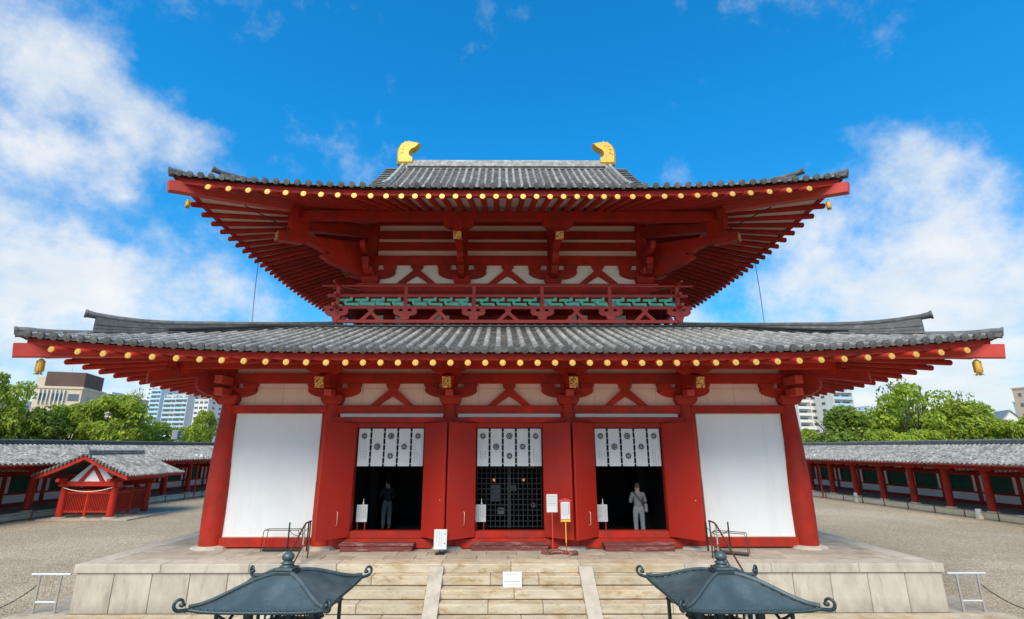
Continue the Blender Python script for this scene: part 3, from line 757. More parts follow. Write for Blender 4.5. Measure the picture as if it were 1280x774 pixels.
# upper gabled part
gz=lambda y:12.85+ (y-2.75)*.80+.018*(y-2.75)**2       # roof line of the gabled part
RIDZ=gz(YC)
gb=MB()
for s in (-1,1):
    vs=[]
    for i in range(7):
        y=2.6+(YC-2.6)*i/6; yy=YC+s*(YC-y)
        for x in (-5.86,5.86): vs.append((x,yy,gz(y)-.07))
    gb.add(vs,[(2*i,2*i+1,2*i+3,2*i+2) for i in range(6)])
ug=gb.build('upper_gable_roof',TILE2,hall)
for sx in (-1,1):
    MB().prism([(2.9,12.2),(YC,RIDZ-.15),(2*YC-2.9,12.2)],lambda a,b,t:(t,a,b),sx*5.2,sx*5.3).build('gable_wall',PLU,ug)
    for s in (-1,1):
        MB().beam((sx*5.8,YC+s*.0,RIDZ-.25),(sx*5.8,YC-s*(YC-2.7),gz(2.7)-.25),.07,.30).build('barge_board',RED,ug)
NR=30; Sg=[-4.86+9.72*i/NR for i in range(NR+1)]
pn=MB()
for i,a in enumerate(Sg):
    fn=lambda d,a=a:Vector((a,2.68+d,gz(2.68+d)))
    r_=MB(); row_mesh(r_,fn,0,YC-2.68-.1,.32,r=.075); r_.build('tile_row',TILE,ug)
for a0,a1 in zip(Sg[:-1],Sg[1:]): pans(pn,lambda a,d:Vector((a,2.68+d,gz(2.68+d))),a0+.04,a1-.04,0,lambda a:YC-2.7,.26)
pn.build('pan_tiles',TILE2,ug,kind='stuff')
bk=MB(); pnb=MB()
for a in Sg: row_mesh(bk,lambda d,a=a:Vector((a,2*YC-2.68-d,gz(2.68+d))),0,YC-2.68-.1,.6,r=.075,n=4)
bk.build('cover_tile_rows',TILE,ug,kind='stuff')
for sx in (-1,1):
    for s in (-1,1):
        def dp(y,dz=0,dx=0): return Vector((sx*(5.12+dx),YC-s*(YC-y),gz(y)+dz))
        ys=[3.0+(YC-3.0)*i/10 for i in range(11)]
        m=MB(); m.tube([dp(y,.24+.10*max(0,1-(y-3.0)/.8)**2) for y in ys],.09,8); 
        for a,b in zip(ys[:-1],ys[1:]):
            m.beam(dp(a,.10),dp(b,.10),.22,.16); m.beam(dp(a,.02),dp(b,.02),.30,.05); m.beam(dp(a,.135),dp(b,.135),.27,.025)
        m.cyl(dp(3.0,.30),dp(2.9,.28),.11,n=10)
        m.build('descending_ridge',TILED if s<0 else TILE,ug)
        y=2.75; 
        while y<YC-.1:
            m=MB(); p=dp(y,.02,.16); q=dp(y,.0,.80)
            vs=[]
            for P_,rr in ((p,.065),(q,.075)):
                for i in range(7):
                    t=PI*i/6; vs.append(P_+Vector((0,-s*rr*math.cos(t),rr*math.sin(t))))
            m.add(vs,[(i,i+1,8+i,7+i) for i in range(6)],True); m.add(vs[7:],[tuple(range(7))])
            m.build('verge_tile',TILED,ug); y+=.30
# main ridge
m=MB()
for q in range(5):
    z0=RIDZ+.0+q*.062; w_=.24-.018*q
    m.box(-4.9,4.9,YC-w_,YC+w_,z0,z0+.05)
m.box(-5.1,5.1,YC-.15,YC+.15,RIDZ-.1,RIDZ+.32)
m.tube([(x,YC,RIDZ+.36) for x in (-5.0,0,5.0)],.095,8)
m.build('main_ridge',TILE,ug)
# gold ridge ornaments
def shibi(sx):
    px=[(496.8,206),(495.8,196),(496.2,188),(500,181),(505,177.5),(510,176.8),(515.5,177.5),(520,178.3),(525.2,179.6),(522,183),(518.5,185.5),(514.2,187.5),(511.6,190.5),(510.8,194),(512.6,197.5),(516.8,199.5),(516.8,206)]
    pts=[(-5.44+(u-496)*.0385,RIDZ+.13+(206-v)*.0445) for u,v in px]
    m=MB(); c=(sum(p[0] for p in pts)/len(pts),sum(p[1] for p in pts)/len(pts)); n=len(pts)
    vs=[]
    for yy,f in ((-.24,.86),(-.17,1),(.17,1),(.24,.86)):
        for x,z in pts: vs.append((-sx*(c[0]+(x-c[0])*f),YC+yy,c[1]+(z-c[1])*f))
    m.add(vs,[(j*n+i,j*n+(i+1)%n,(j+1)*n+(i+1)%n,(j+1)*n+i) for j in range(3) for i in range(n)],False)
    m.add(vs[:n],[tuple(range(n))[::-1]]); m.add(vs[3*n:],[tuple(range(n))])
    o=m.build('ridge_ornament',GOLDO,ug)
    f=MB()
    for j in range(5):       # raised feather ribs on the back edge
        t=j/4
        a=pts[1+j]; b=(pts[1+j][0]*.45+c[0]*.55,pts[1+j][1]*.45+c[1]*.55)
        for yy in (-.245,.245): f.tube([(-sx*a[0]*.995,YC+yy*.9,a[1]),(-sx*b[0],YC+yy*1.04,b[1]+.02)],.018,5)
    f.build('ornament_ribs',GOLD,o)
shibi(1); shibi(-1)
# ================================================================ upper storey walls
Y2=3.2; ux=[-5.4,-1.8,1.8,5.4]
upside=[('y',Y2,1)]
def upper_front(yw,sgn):
    MB().box(-5.35,5.35,*sorted((yw+sgn*.02,yw+sgn*.08)),7.0,10.0).build('upper_wall',PLU,hall); MB().box(-5.35,5.35,*sorted((yw+sgn*.02,yw+sgn*.08)),10.0,12.3).build('upper_wall',PLB,hall)  # upper part takes the plaster with red bounce in its colour
    for z0,z1,p in ((8.67,8.93,.14),(9.81,10.19,.10),(10.44,10.77,.09),(10.93,11.26,.09),(11.53,11.9,.09)):
        hx=5.85 if z0<9 else 5.55
        MB().cbox(-hx,hx,*sorted((yw-sgn*p,yw+sgn*.05)),z0,z1,.006).build('wall_beam',RED,hall)
    MB().cbox(-5.9,5.9,*sorted((yw-sgn*.2,yw+sgn*.05)),8.932,8.99,.006).build('wall_sill',REDB,hall)
    for x in ux:
        daito(x,yw,8.99,1.05)
        hijiki(x,yw-sgn*.03,9.22,.93,.36,9.81)
        MB().box(x-.2,x+.2,*sorted((yw-sgn*.13,yw)),10.19,11.53).build('wall_post',RED,hall)
    for a,b in zip(ux[:-1],ux[1:]): vstrut((a+b)/2,yw-sgn*.04,8.992,9.60,.80,9.81,wd=.19)
upper_front(Y2,1); upper_front(10.0,-1)
for sx in (-1,1):
    MB().box(*sorted((sx*5.3,sx*5.37)),Y2,10,7.0,12.3).build('upper_wall',PLU,hall)
    for z0,z1,p in ((8.67,8.98,.14),(9.81,10.19,.10),(10.44,10.77,.09),(10.93,11.26,.09),(11.53,11.9,.09)):
        MB().box(*sorted((sx*5.3,sx*(5.4+p))),Y2-.0+.16,10-.16,z0+.003,z1-.003).build('wall_beam',RED,hall)
    daito(sx*5.4,6.6,8.99,1.05); hijiki(sx*5.42,6.6,9.22,.93,.36,9.81,side='y')
    for y in (Y2,10.0): hijiki(sx*5.42,y,9.222,.93,.358,9.81,side='y')
for x in (-1.8,1.8):
    for yw,sg in ((Y2,1),(10.0,-1)):
        if sg==1: tail(x,yw,.62,9.99,.34,.30,.30)
        cloudarm((x,yw,0),(0,-sg,0),[(0,9.15),(.45,9.15),(.72,9.22),(.85,9.36),(.86,9.5),(1.1,9.55),(1.3,9.68),(1.36,9.82),(1.6,9.87),(2.0,9.95),(2.3,9.98),(2.3,10.2),(0,11.0)],.24)
        cloudarm((x,yw,0),(0,-sg,0),[(1.9,10.1),(2.35,10.0),(2.35,10.72),(1.9,10.72)],.3,'bracket_block')
    MB().prism([(x-.34,10.40),(x+.34,10.40),(x+.52,10.52),(x+.56,10.715),(x-.56,10.715),(x-.52,10.52)],lambda a,b,t:(a,t,b),.88,1.12).build('purlin_arm',RED,hall)
for sx in (-1,1):
    for y in (6.6,):
        cloudarm((sx*5.4,y,0),(sx,0,0),[(0,9.15),(.45,9.15),(.72,9.22),(.86,9.45),(1.36,9.82),(2.0,9.95),(2.7,9.92),(2.7,10.2),(0,11.0)],.24)
    for yw,dy in ((Y2,-1),(10.0,1)):
        q=2**.5
        cloudarm((sx*5.4,yw,0),(sx,dy,0),[(0,9.18),(.45*q,9.25),(.95*q,9.36),(1.25*q,9.44),(1.52*q,9.60),(1.50*q,9.68),(1.30*q,9.72),(1.33*q,9.78),(1.50*q,9.80),(1.62*q,9.88),(1.85*q,9.90),(2.02*q,9.98),(2.05*q,9.84),(2.68*q,9.74),(2.68*q,10.06),(.9*q,10.42),(0,10.6)],.30,'corner_arm')
        cloudarm((sx*5.4,yw,0),(sx,0,0),[(0,9.9),(1.2,9.9),(1.5,9.97),(1.6,10.1),(1.6,10.22),(0,10.22)],.18); cloudarm((sx*5.4,yw,0),(0,dy,0),[(0,9.9),(1.2,9.9),(1.5,9.97),(1.6,10.1),(1.6,10.22),(0,10.22)],.18)
        gp=Vector((sx*(5.4+2.68),yw+dy*2.68,0)); dv=Vector((sx,dy,0)).normalized(); sd_=Vector((-dv.y,dv.x,0))
        MB().prism([(-.135,9.755),(.135,9.755),(.135,10.045),(-.135,10.045)],lambda a,b,t:tuple(gp+sd_*a+dv*t+Vector((0,0,b))),.002,.015).build('gilt_plate',GOLDP,hall)
        cloudarm((sx*5.4,yw,0),(sx,dy,0),[(1.95*q,10.1),(2.4*q,10.0),(2.4*q,11.2),(1.95*q,11.2)],.36,'corner_block')
        cloudarm((sx*5.4,yw,0),(sx,dy,0),[(0,11.0),(2.2*q,10.3),(2.2*q,10.62),(0,11.5)],.24,'corner_arm')
    MB().cbox(*sorted((sx*5.56,sx*5.24)),2.5,3.0,9.27,9.52,.01).build('arm_end',REDB,hall)
ring_beam(5.4+2.2,Y2-2.2,10+2.2,10.72,11.06,.26,'eave_purlin',ext=.35)
# dark tie rods between the corner arm and the eaves
for sx in (-1,1):
    m=MB(); m.tube([(sx*8.75,-.55,10.52),(sx*7.7,.9,10.25)],.02,5); m.tube([(sx*7.5,.95,9.9),(sx*6.3,5.2,9.6)],.02,5); m.build('tie_rod',BLACK,hall)
# ================================================================ balcony
bal=MB()
for (x0,x1,y0,y1) in ((-6.28,6.28,2.3,3.15),(-6.28,6.28,10.05,10.9),(-6.28,-5.4,3.15,10.05),(5.4,6.28,3.15,10.05)): bal.box(x0,x1,y0,y1,7.75,7.82)
bal=bal.build('balcony_floor',RED,hall)
def side_map(k):
    if k==0: return lambda a,t,z:Vector((a,2.25+t,z)),6.33
    if k==1: return lambda a,t,z:Vector((6.33-t,YC+a,z)),4.35
    if k==2: return lambda a,t,z:Vector((-a,10.95-t,z)),6.33
    return lambda a,t,z:Vector((-6.33+t,YC-a,z)),4.35
def mb_box(mp,a0,a1,t0,t1,z0,z1,m):
    vs=[mp(a,t,z) for z in (z0,z1) for t in (t0,t1) for a in (a0,a1)]
    m.add(vs,[(0,2,3,1),(4,5,7,6),(0,1,5,4),(2,6,7,3),(0,4,6,2),(1,3,7,5)])
for k in range(4):
    mp,h=side_map(k); off=.0 if k%2==0 else .003
    for nm,z0,z1,t,ext in (('base_rail',7.20+off,7.315+off,.07,.12),('lower_rail',7.735+off,7.85+off,.055,.50),('middle_rail',8.19+off,8.295+off,.05,.38)):
        m=MB(); mb_box(mp,-h-ext,h+ext,-t,t,z0,z1,m); m.build(nm,REDB,bal)
    m=MB(); m.cyl(mp(-h-.62,0,8.635),mp(h+.62,0,8.635),.04,n=8); m.build('top_rail',REDB,bal)
    posts=[-6.33,-3.80,-1.27,1.27,3.80,6.33] if k%2==0 else [-4.35,-1.45,1.45]
    for a in posts:
        if k%2==1 and a<=-4.35: continue
        m=MB(); mb_box(mp,a-.065,a+.065,-.058,.058,7.32,8.60,m); m.build('baluster_post',REDB,bal)
        # little bracket under the post
        m=MB(); pr=[(-.43,7.64),(-.44,7.58),(-.36,7.50),(-.2,7.46),(.2,7.46),(.36,7.50),(.44,7.58),(.43,7.64)]
        m.prism([(a+x,z) for x,z in pr],lambda p,q,t:mp(p,t,q),-.075,.075)
        for c in (-.33,0,.33): m.prism([(a+c-.08,7.641),(a+c+.08,7.641),(a+c+.10,7.68),(a+c+.10,7.734),(a+c-.10,7.734),(a+c-.10,7.68)],lambda p,q,t:mp(p,t,q),-.08,.08)
        m.prism([(a-.12,7.32),(a+.12,7.32),(a+.16,7.39),(a+.16,7.459),(a-.16,7.459),(a-.16,7.39)],lambda p,q,t:mp(p,t,q),-.085,.085)
        m.build('boat_bracket',REDB,bal)
    for a,b in zip(posts[:-1],posts[1:]):
        c=(a+b)/2; m=MB()
        for s in (-1,1): m.prism([(c+s*.40,7.316),(c+s*.22,7.316),(c,7.53),(c,7.64),(c+s*.06,7.64)],lambda p,q,t:mp(p,t,q),-.06-.001*s,.06+.001*s)
        m.prism([(c-.09,7.641),(c+.09,7.641),(c+.12,7.68),(c+.12,7.734),(c-.12,7.734),(c-.12,7.68)],lambda p,q,t:mp(p,t,q),-.07,.07)
        m.build('v_strut',REDB,bal)
        # broken-fret lattice in green
        lat=MB(); n_=4; L0=a+.075; W=(b-a-.15)/n_; t_=.026
        def bar(x0,x1,z0,z1,dt=0): mb_box(mp,x0,x1,-.02-dt,.02+dt,z0,z1,lat)
        for i in range(n_):
            x=L0+i*W
            bar(x-W*.04,x+W*.78,8.04,8.13)                         # upper bar
            bar(x+W*.63,x+W*.79,8.064,8.187,.003)                   # its end turns up
            bar(x+W*.28,x+W*.44,7.93,8.058,.002)
            bar(x+W*.34,min(x+W*1.16,b-.08),7.88,7.97,.001)                  # lower bar
            bar(min(x+W*.98,b-.19),min(x+W*1.18,b-.08),7.853,7.93,.004)
            bar(x+W*-.02,x+W*.17,7.856,7.9,.003)
        lat.build('fret_lattice',GREEN,bal)
# wall behind the balustrade with a few pale panels
pl=MB()
for x,w_ in ((-4.95,.32),(-4.1,.45),(-2.7,.3),(-2.35,.2),(2.5,.3),(2.9,.35),(4.3,.5)): MB().box(x-w_/2,x+w_/2,3.02,3.08,7.35,7.70).build('pale_panel',PLU,hall)
for x,w_ in ((-5.3,1.0),(-4.2,.5),(-3.35,.5),(-1.9,.7),(1.55,.3),(2.6,.4),(3.6,.5),(4.15,.5)): MB().box(x-w_/2,x+w_/2,3.02,3.08,7.86,8.25).build('pale_panel',PLA,hall)
MB().box(-5.6,5.6,3.09,3.2,6.9,8.67).build('base_wall',RED,hall)
for sx in (-1,1): MB().box(*sorted((sx*5.4,sx*5.6)),3.21,10,6.9,8.67).build('base_wall',RED,hall)
# black cable lying across the lower roof, and lightning wires
m=MB(); ptc=[]
for i in range(41):
    x=-9.9+19.8*i/40; e=12.1-abs(x); d=4.3 if e>4.6 else max(2.0,e-.3)
    ptc.append(low.P(0,x,d,.17))
m.tube(ptc,.042,5,cap=True); m.build('roof_cable',BLACK,roofL)
for sx in (-1,1):
    m=MB(); a=Vector((sx*10.25,3.78,10.22)); b=Vector((sx*8.38,.22,6.72)); m.tube([a,a.lerp(b,.5)+Vector((sx*.02,0,-.05)),b],.012,5); m.cyl(b,b-Vector((0,0,.4)),.025,n=6)
    m.build('lightning_wire',WIRE,hall)
# ================================================================ curtains in the doorways
random.seed(5)
def rosette(m,c,r,kind,y):
    def disc(cx,cz,rr,n=8,a0=0,yy=0,sq=1.0):
        m.add([(cx+rr*math.cos(a0+2*PI*i/n),y-yy,cz+rr*sq*math.sin(a0+2*PI*i/n)) for i in range(n)],[tuple(range(n))])
    if kind:
        for k in range(8):
            a=PI/2+k*PI/4; p=(c[0]+.62*r*math.cos(a),c[1]+.62*r*math.sin(a)); q=(math.cos(a),math.sin(a)); t=(-q[1],q[0])
            pts=[(-.34,0),(0,.22),(.36,.12),(.36,-.12),(0,-.22)]
            m.add([(p[0]+r*(u*q[0]+v*t[0]),y,p[1]+r*(u*q[1]+v*t[1])) for u,v in pts],[(0,1,2,3,4)])
        disc(c[0],c[1],.14*r)
    else:
        n=20
        for (r0,r1) in ((.78,1.0),(.0,.20)):
            vs=[(c[0]+r*q*math.cos(2*PI*i/n),y,c[1]+r*q*math.sin(2*PI*i/n)) for q in (r0,r1) for i in range(n)]
            m.add(vs,[(i,(i+1)%n,n+(i+1)%n,n+i) for i in range(n)])
        for k in range(6):
            a=PI/2+k*PI/3; disc(c[0]+.48*r*math.cos(a),c[1]+.48*r*math.sin(a),.19*r)
def curtain(x0,x1,label):
    t=thing('door_curtain',label,'curtain',((x0+x1)/2,.02,3.34),0,'white curtains hanging in the three doorways')
    g=.062; W=(x1-x0-.03-4*g)/5
    MB().cyl((x0,.03,3.325),(x1,.03,3.325),.014,n=6).build('curtain_rod',DARKW,t)
    for k in range(5):
        a=x0+.015+k*(W+g); m=MB(); nx,nz=9,8; ph=random.uniform(0,6); amp=.018 if k in (0,4) else .007
        F=lambda u,v:(a+W*u,-.035+amp*math.sin(9*u+ph)*(.3+.7*v)+.006*math.sin(5*v+ph),3.335-1.09*v)
        vs=[F(i/nx,j/nz) for j in range(nz+1) for i in range(nx+1)]
        m.add(vs,[(j*(nx+1)+i,j*(nx+1)+i+1,(j+1)*(nx+1)+i+1,(j+1)*(nx+1)+i) for j in range(nz) for i in range(nx)],True)
        p=m.build('cloth_panel',CLOTH,t)
        cx=a+W/2
        for zz,kd in {0:((.2,1),),1:((.485,0),),2:((.2,0),(.73,1)),3:((.485,1),),4:((.2,1),)}[k]: cr=MB(); rosette(cr,(cx,3.335-1.09*zz),.092,kd,-.062); cr.build('crest',CREST,p)
        if k in (0,4):
            wr=MB(); 
            for c in range(3):
                z=3.335-1.09*(.6 if k==0 else .55+.08*c)
                for q in range(5 if k==0 else 8):
                    zz=z-q*.05; xx=a+W*(.3+.22*c)
                    wr.box(xx-.011,xx+.011,-.0635,-.0625,zz-.015,zz-.009); wr.box(xx-.003,xx+.003,-.0636,-.0626,zz-.022,zz)
            wr.build('small_writing',CREST,p,kind='stuff')
        if k<4:
            tm=MB()
            for q in range(6): z=3.24-q*.185; tm.cbox(a+W+.004,a+W+g-.004,-.045,-.035,z-.010,z+.010,.003)
            tm.build('white_ties',CLOTH,t,kind='stuff')
curtain(-4.57,-2.58,'white crested doorway curtain above the left open doorway')
curtain(-.98,.98,'white crested doorway curtain above the middle latticed doorway')
curtain(2.58,4.57,'white crested doorway curtain above the right doorway with a visitor inside')
# worn wooden steps
for x0,x1,y0,lab in ((-4.75,-2.68,-.60,'worn red wooden step block below the left doorway'),(-1.12,1.12,-.46,'red wooden step bench below the middle doorway'),(2.62,4.62,-.60,'worn red wooden step block below the right doorway')):
    t=thing('door_step',lab,'step',((x0+x1)/2,y0,0),0,'wooden steps at the doorways')
    MB().cbox(x0,x1,y0,-.215,.145,.20,.008).build('tread',REDW,t)
    MB().cbox(x0+.04,x1-.04,y0+.02,-.23,.0,.143,.006).build('step_body',REDW,t)
# ================================================================ signs
def writing(m,x0,x1,z0,z1,y,cols,vert=True,w_=.006,M=None,seed=1,heads=True):
    rd=random.Random(seed)
    for c in range(cols):
        if vert:
            x=x1-(c+.5)*(x1-x0)/cols; z=z1-rd.uniform(0,.12)*(z1-z0); end=z0+rd.uniform(0,.35)*(z1-z0)
            ww=w_*(1.7 if c==0 and heads else 1)
            while z>end:
                l=rd.uniform(.008,.016); m.box(x-ww,x+ww,y,y+.0006,z-l,z-l*.35,M); m.box(x-ww*.3,x+ww*.3,y-.0004,y+.0006,z-l*1.3,z,M); z-=l+.011
        else:
            z=z1-(c+.5)*(z1-z0)/cols; x=x0+rd.uniform(0,.1)*(x1-x0); end=x1-rd.uniform(0,.2)*(x1-x0); ww=w_*(1.7 if c in (0,cols-2) and heads else 1)
            while x<end:
                l=rd.uniform(.008,.02); m.box(x,x+l,y,y+.0006,z-ww,z-ww*.2,M); m.box(x+l*.4,x+l*.6,y-.0004,y+.0006,z-ww,z+ww,M); x+=l+.009
def indoor_sign(x,lab):
    t=thing('notice_board',lab,'sign',(x,.25,.12),0,'small white notices just inside the doorways')
    b=MB().cbox(x-.16,x+.16,.24,.262,.66,1.14,.004).build('board',BOARD,t)
    m=MB(); writing(m,x-.13,x+.13,.69,1.11,.2385,5,seed=int(x*10)+90); m.build('writing',CREST,b,kind='stuff')
    for dx in (-.12,.10): MB().cbox(x+dx-.018,x+dx+.018,.266,.30,.12,.70,.003).build('leg',RED,t)
    MB().lathe([(.025,1.141),(.03,1.18),(.012,1.22),(.014,1.27),(.004,1.31)],8,Matrix.Translation((x+.03,.25,0))).build('top_fitting',STEELW,t)
indoor_sign(-4.38,'small white notice on red legs inside the left doorway')
indoor_sign(-.86,'small white notice on red legs before the black lattice of the middle doorway')
indoor_sign(2.76,'small white notice on red legs inside the right doorway near the visitor')
# sign on black stand
t=thing('standing_sign','white sign with two black dots on a short black stand between left and middle doors','sign',(-1.9,-.93,0))
M=Matrix.Translation((-1.9,-.93,.12))@Matrix.Rotation(R(-6),4,'X')
b=MB().cbox(-.175,.175,-.008,.008,0,.50,.004,M).build('board',BOARD,t)
m=MB(); writing(m,-.13,.06,.05,.46,-.0095,3,M=M,seed=4,heads=False)
for z in (.13,.37): m.box(.105,.135,-.0095,-.008,z,z+.03,M)
m.build('writing',CREST,b,kind='stuff')
MB().cyl((-1.9,-.92,.012),(-1.9,-.915,.2),.015,n=8).build('pole',BLACK,t)
MB().cbox(-2.03,-1.77,-1.03,-.81,.0,.012,.003).build('base_plate',DARKW,t)
# notice on red pole
t=thing('standing_sign','white printed notice on a thin red pole left of the yellow-poled one','sign',(1.16,-.93,0))
b=MB().cbox(1.01,1.31,-.96,-.94,1.06,1.53,.004).build('board',BOARD,t)
m=MB(); writing(m,1.03,1.29,1.22,1.50,-.9615,6,vert=False,w_=.005,seed=9); m.build('writing',CREST,b,kind='stuff')
MB().cyl((1.16,-.93,.05),(1.16,-.93,1.51),.015,n=8).build('pole',REDB,t)
# notice with red roof
t=thing('standing_sign','white notice in a red roofed frame on a yellow and red pole','sign',(1.51,-1.05,0))
fr=MB().cbox(1.365,1.655,-1.065,-1.03,.82,1.37,.004); fr.prism([(1.345,1.35),(1.675,1.35),(1.675,1.38),(1.51,1.44),(1.345,1.38)],lambda a,b,t:(a,t,b),-1.08,-1.025); fr=fr.build('frame',REDB,t)
b=MB().box(1.39,1.63,-1.072,-1.066,.90,1.34).build('board',BOARD,t)
m=MB(); writing(m,1.40,1.62,.92,1.32,-1.0735,5,seed=12); m.build('writing',CREST,b,kind='stuff')
YEL=pm('yellow_paint',(.75,.42,.03),.5,.1)
MB().box(1.385,1.635,-1.0725,-1.0655,.835,.885).build('yellow_band',YEL,t)
MB().cyl((1.51,-1.05,.30),(1.51,-1.05,.82),.015,n=8).build('pole',YEL,t); MB().cyl((1.51,-1.05,.03),(1.51,-1.05,.30),.018,n=8).build('pole_foot',REDB,t)
# small red-brown stones round the sign feet
t=thing('weight_stones','row of rough red-brown stones weighing down the feet of the two poled notices','stones',(1.35,-.95,0))
for i in range(9):
    x=.90+i*.105; y=-.93+random.uniform(-.07,.05)-.02*i/2; r=random.uniform(.055,.075); m=MB()
    vs=[];n=7
    for (q,z) in ((.7,.0),(1,.3),(.9,.75),(.45,1.05)):
        for k in range(n): a=2*PI*k/n; f=q*r*random.uniform(.85,1.2); vs.append((x+f*math.cos(a)*1.15,y+f*math.sin(a),z*r*1.5))
    m.add(vs,[(j*n+k,j*n+(k+1)%n,(j+1)*n+(k+1)%n,(j+1)*n+k) for j in range(3) for k in range(n)]+[tuple(range(3*n,4*n))])
    m.build('stone',REDW,t)
# sign on the stairs
t=thing('stair_sign','white notice plate leaning in the middle of the stone stairs','sign',(.02,-2.6,-.41))
M=Matrix.Translation((.02,-2.62,-.41))@Matrix.Rotation(R(-14),4,'X')
b=MB().cbox(-.225,.225,-.008,.008,0,.335,.004,M).build('board',BOARD,t)
m=MB(); writing(m,-.19,.19,.03,.31,-.0095,4,vert=False,w_=.007,M=M,seed=21); m.build('writing',CREST,b,kind='stuff')
MB().beam((.02,-2.5,-.41),(.02,-2.55,-.15),.02,.02).build('prop',STEEL,t)
# ================================================================ rails, stanchions, racks
for sx,lab in ((-1,'brown metal handrail sloping down the left end of the stone stairs'),(1,'brown metal handrail sloping down the right end of the stone stairs')):
    t=thing('stair_handrail',lab,'handrail',(sx*5.3,-2.0,0),0,'handrails at the ends of the stairs')
    x=sx*5.28
    MB().tube([(x,-1.42,.90),(x,-1.75,.90),(x,-1.88,.86),(x,-3.75,-.31)],.022,8).build('top_rail',BROWN,t)
    MB().tube([(x,-1.75,.45),(x,-3.75,-.75)],.018,8).build('lower_rail',BROWN,t)
    MB().cyl((x,-1.85,0),(x,-1.85,.86),.022,n=8).build('post',STEEL,t)
    MB().cyl((x,-1.45,0),(x,-1.45,.89),.020,n=8).build('post',BROWN,t)
    MB().cyl((x,-3.7,-1.06),(x,-3.7,-.29),.022,n=8).build('post',STEEL,t)
def stanchions(P,lab):
    t=thing('rope_stanchions',lab,'barrier',P[0],0,'black rope stanchions on the platform')
    for p in P: MB().cyl(p,(p[0],p[1],p[2]+p[3] if len(p)>3 else .75),.022,n=8).build('post',BLACK,t)
    a,b=Vector(P[0][:3]),Vector(P[1][:3]); a.z+=.62; b.z+=.55
    MB().tube([a.lerp(b,k/8)-Vector((0,0,.18*4*(k/8)*(1-k/8))) for k in range(9)],.009,5).build('rope',BLACK,t)
stanchions([(-5.66,-.5,0),(-6.2,-.48,0)],'two black posts with a slack rope beside the left handrail')
stanchions([(5.54,-.5,0),(6.17,-.48,0)],'two black posts with a slack rope beside the right handrail')
def wire_rack(c,rz,w_,dp,h,lab):
    t=thing('wire_rack',lab,'rack',c,rz,'low wire racks on the platform')
    t.location=(0,0,0); t.rotation_euler=(0,0,0)
    MB().cbox(-w_/2,w_/2,-dp/2,dp/2,.02,.06,.008).build('tray',BLACK,t)
    for y in (-dp/2,dp/2):
        for x in (-w_/2,w_/2): MB().tube([(x*1.06,y,0),(x*.98,y,h*.93),(x*.92,y,h)],.011,6).build('leg',BROWN,t)
        MB().tube([(-w_/2*.92,y,h),(w_/2*.92,y,h)],.011,6).build('top_bar',BLACK,t)
    for x in (-w_/2,w_/2): MB().tube([(x*.93,-dp/2,h),(x*.93,dp/2,h)],.009,6).build('side_bar',BROWN,t)
    t.location=c; t.rotation_euler=(0,0,rz)
wire_rack((-6.38,-.42,0),0,1.0,.28,.55,'low wire rack with a black tray left of the left handrail')
wire_rack((5.98,-.95,0),R(-32),.85,.3,.55,'low wire rack with a black tray set askew right of the right handrail')
for sx,lab,cl in ((-1,'short bright steel barrier at the left front corner of the platform','dark chain sagging out from the left steel barrier'),(1,'short bright steel barrier at the right front corner of the platform','dark chain sagging out from the right steel barrier')):
    t=thing('steel_barrier',lab,'barrier',(sx*11.3,-2.05,-1.1),0,'steel barriers at the platform corners')
    q=lambda x,z:(sx*x,-2.05,z)
    MB().cyl(q(10.84,-.235),q(11.80,-.235),.026,n=8).build('top_rail',STEELW,t)
    MB().cyl(q(11.08,-.85),q(11.57,-.85),.020,n=8).build('lower_rail',STEELW,t)
    for x in (11.07,11.59): MB().cyl(q(x,-1.1),q(x,-.25),.027,n=8).build('post',STEEL,t)
    for x in (11.25,11.41): MB().cyl(q(x,-.84),q(x,-.25),.010,n=6).build('thin_bar',STEEL,t)
    c=thing('chain',cl,'chain',(sx*12.5,-2.2,-1.1),0,'chains beside the platform')
    a=Vector((sx*11.6,-2.06,-.47)); b=Vector((sx*14.0,-2.5,-.5)); m=MB()
    pts=[a.lerp(b,k/40)-Vector((0,0,.56*4*(k/40)*(1-k/40))) for k in range(41)]
    for k in range(40):
        m.tube([pts[k],pts[k].lerp(pts[k+1],1.1)],.013 if k%2 else .010,5)
    m.build('links',BLACK,c,kind='stuff')
    MB().cyl((sx*14.0,-2.5,-1.12),(sx*14.0,-2.5,-.4),.03,n=8).build('end_post',BLACK,c)
# ================================================================ wind bells
def bell(loc,sc,lab):
    t=thing('wind_bell',lab,'bell',(0,0,0),0,'gilt wind bells under the eave corners')
    MB().tube([(0,0,0),(.02,0,-.04),(0,0,-.08)],.010,5).build('hook',BLACK,t)
    MB().lathe([(.02,-.07),(.07,-.085),(.105,-.13),(.125,-.22),(.13,-.32),(.12,-.40),(.10,-.42)],12).build('bell_body',GOLDO,t)
    for k in range(4): a=k*PI/2+.4; MB().beam((.125*math.cos(a),.125*math.sin(a),-.12),(.135*math.cos(a),.135*math.sin(a),-.40),.02,.02,up=(math.cos(a),math.sin(a),0)).build('rib',GOLD,t)
    m=MB(); n=12; vs=[(0,0,-.44)]+[((.155 if k%2 else .08)*math.cos(2*PI*k/n),(.155 if k%2 else .08)*math.sin(2*PI*k/n),-.47 if k%2 else -.43) for k in range(n)]
    m.add(vs,[(0,1+k,1+(k+1)%n) for k in range(n)]); vs2=[(x,y,z-.02) for x,y,z in vs]; m.add(vs2,[(0,1+(k+1)%n,1+k) for k in range(n)]); m.cyl((0,0,-.40),(0,0,-.50),.012,n=6)
    m.build('wind_catcher',GOLDO,t)
    t.location=loc; t.scale=(sc*.72,sc*.72,sc*1.02)
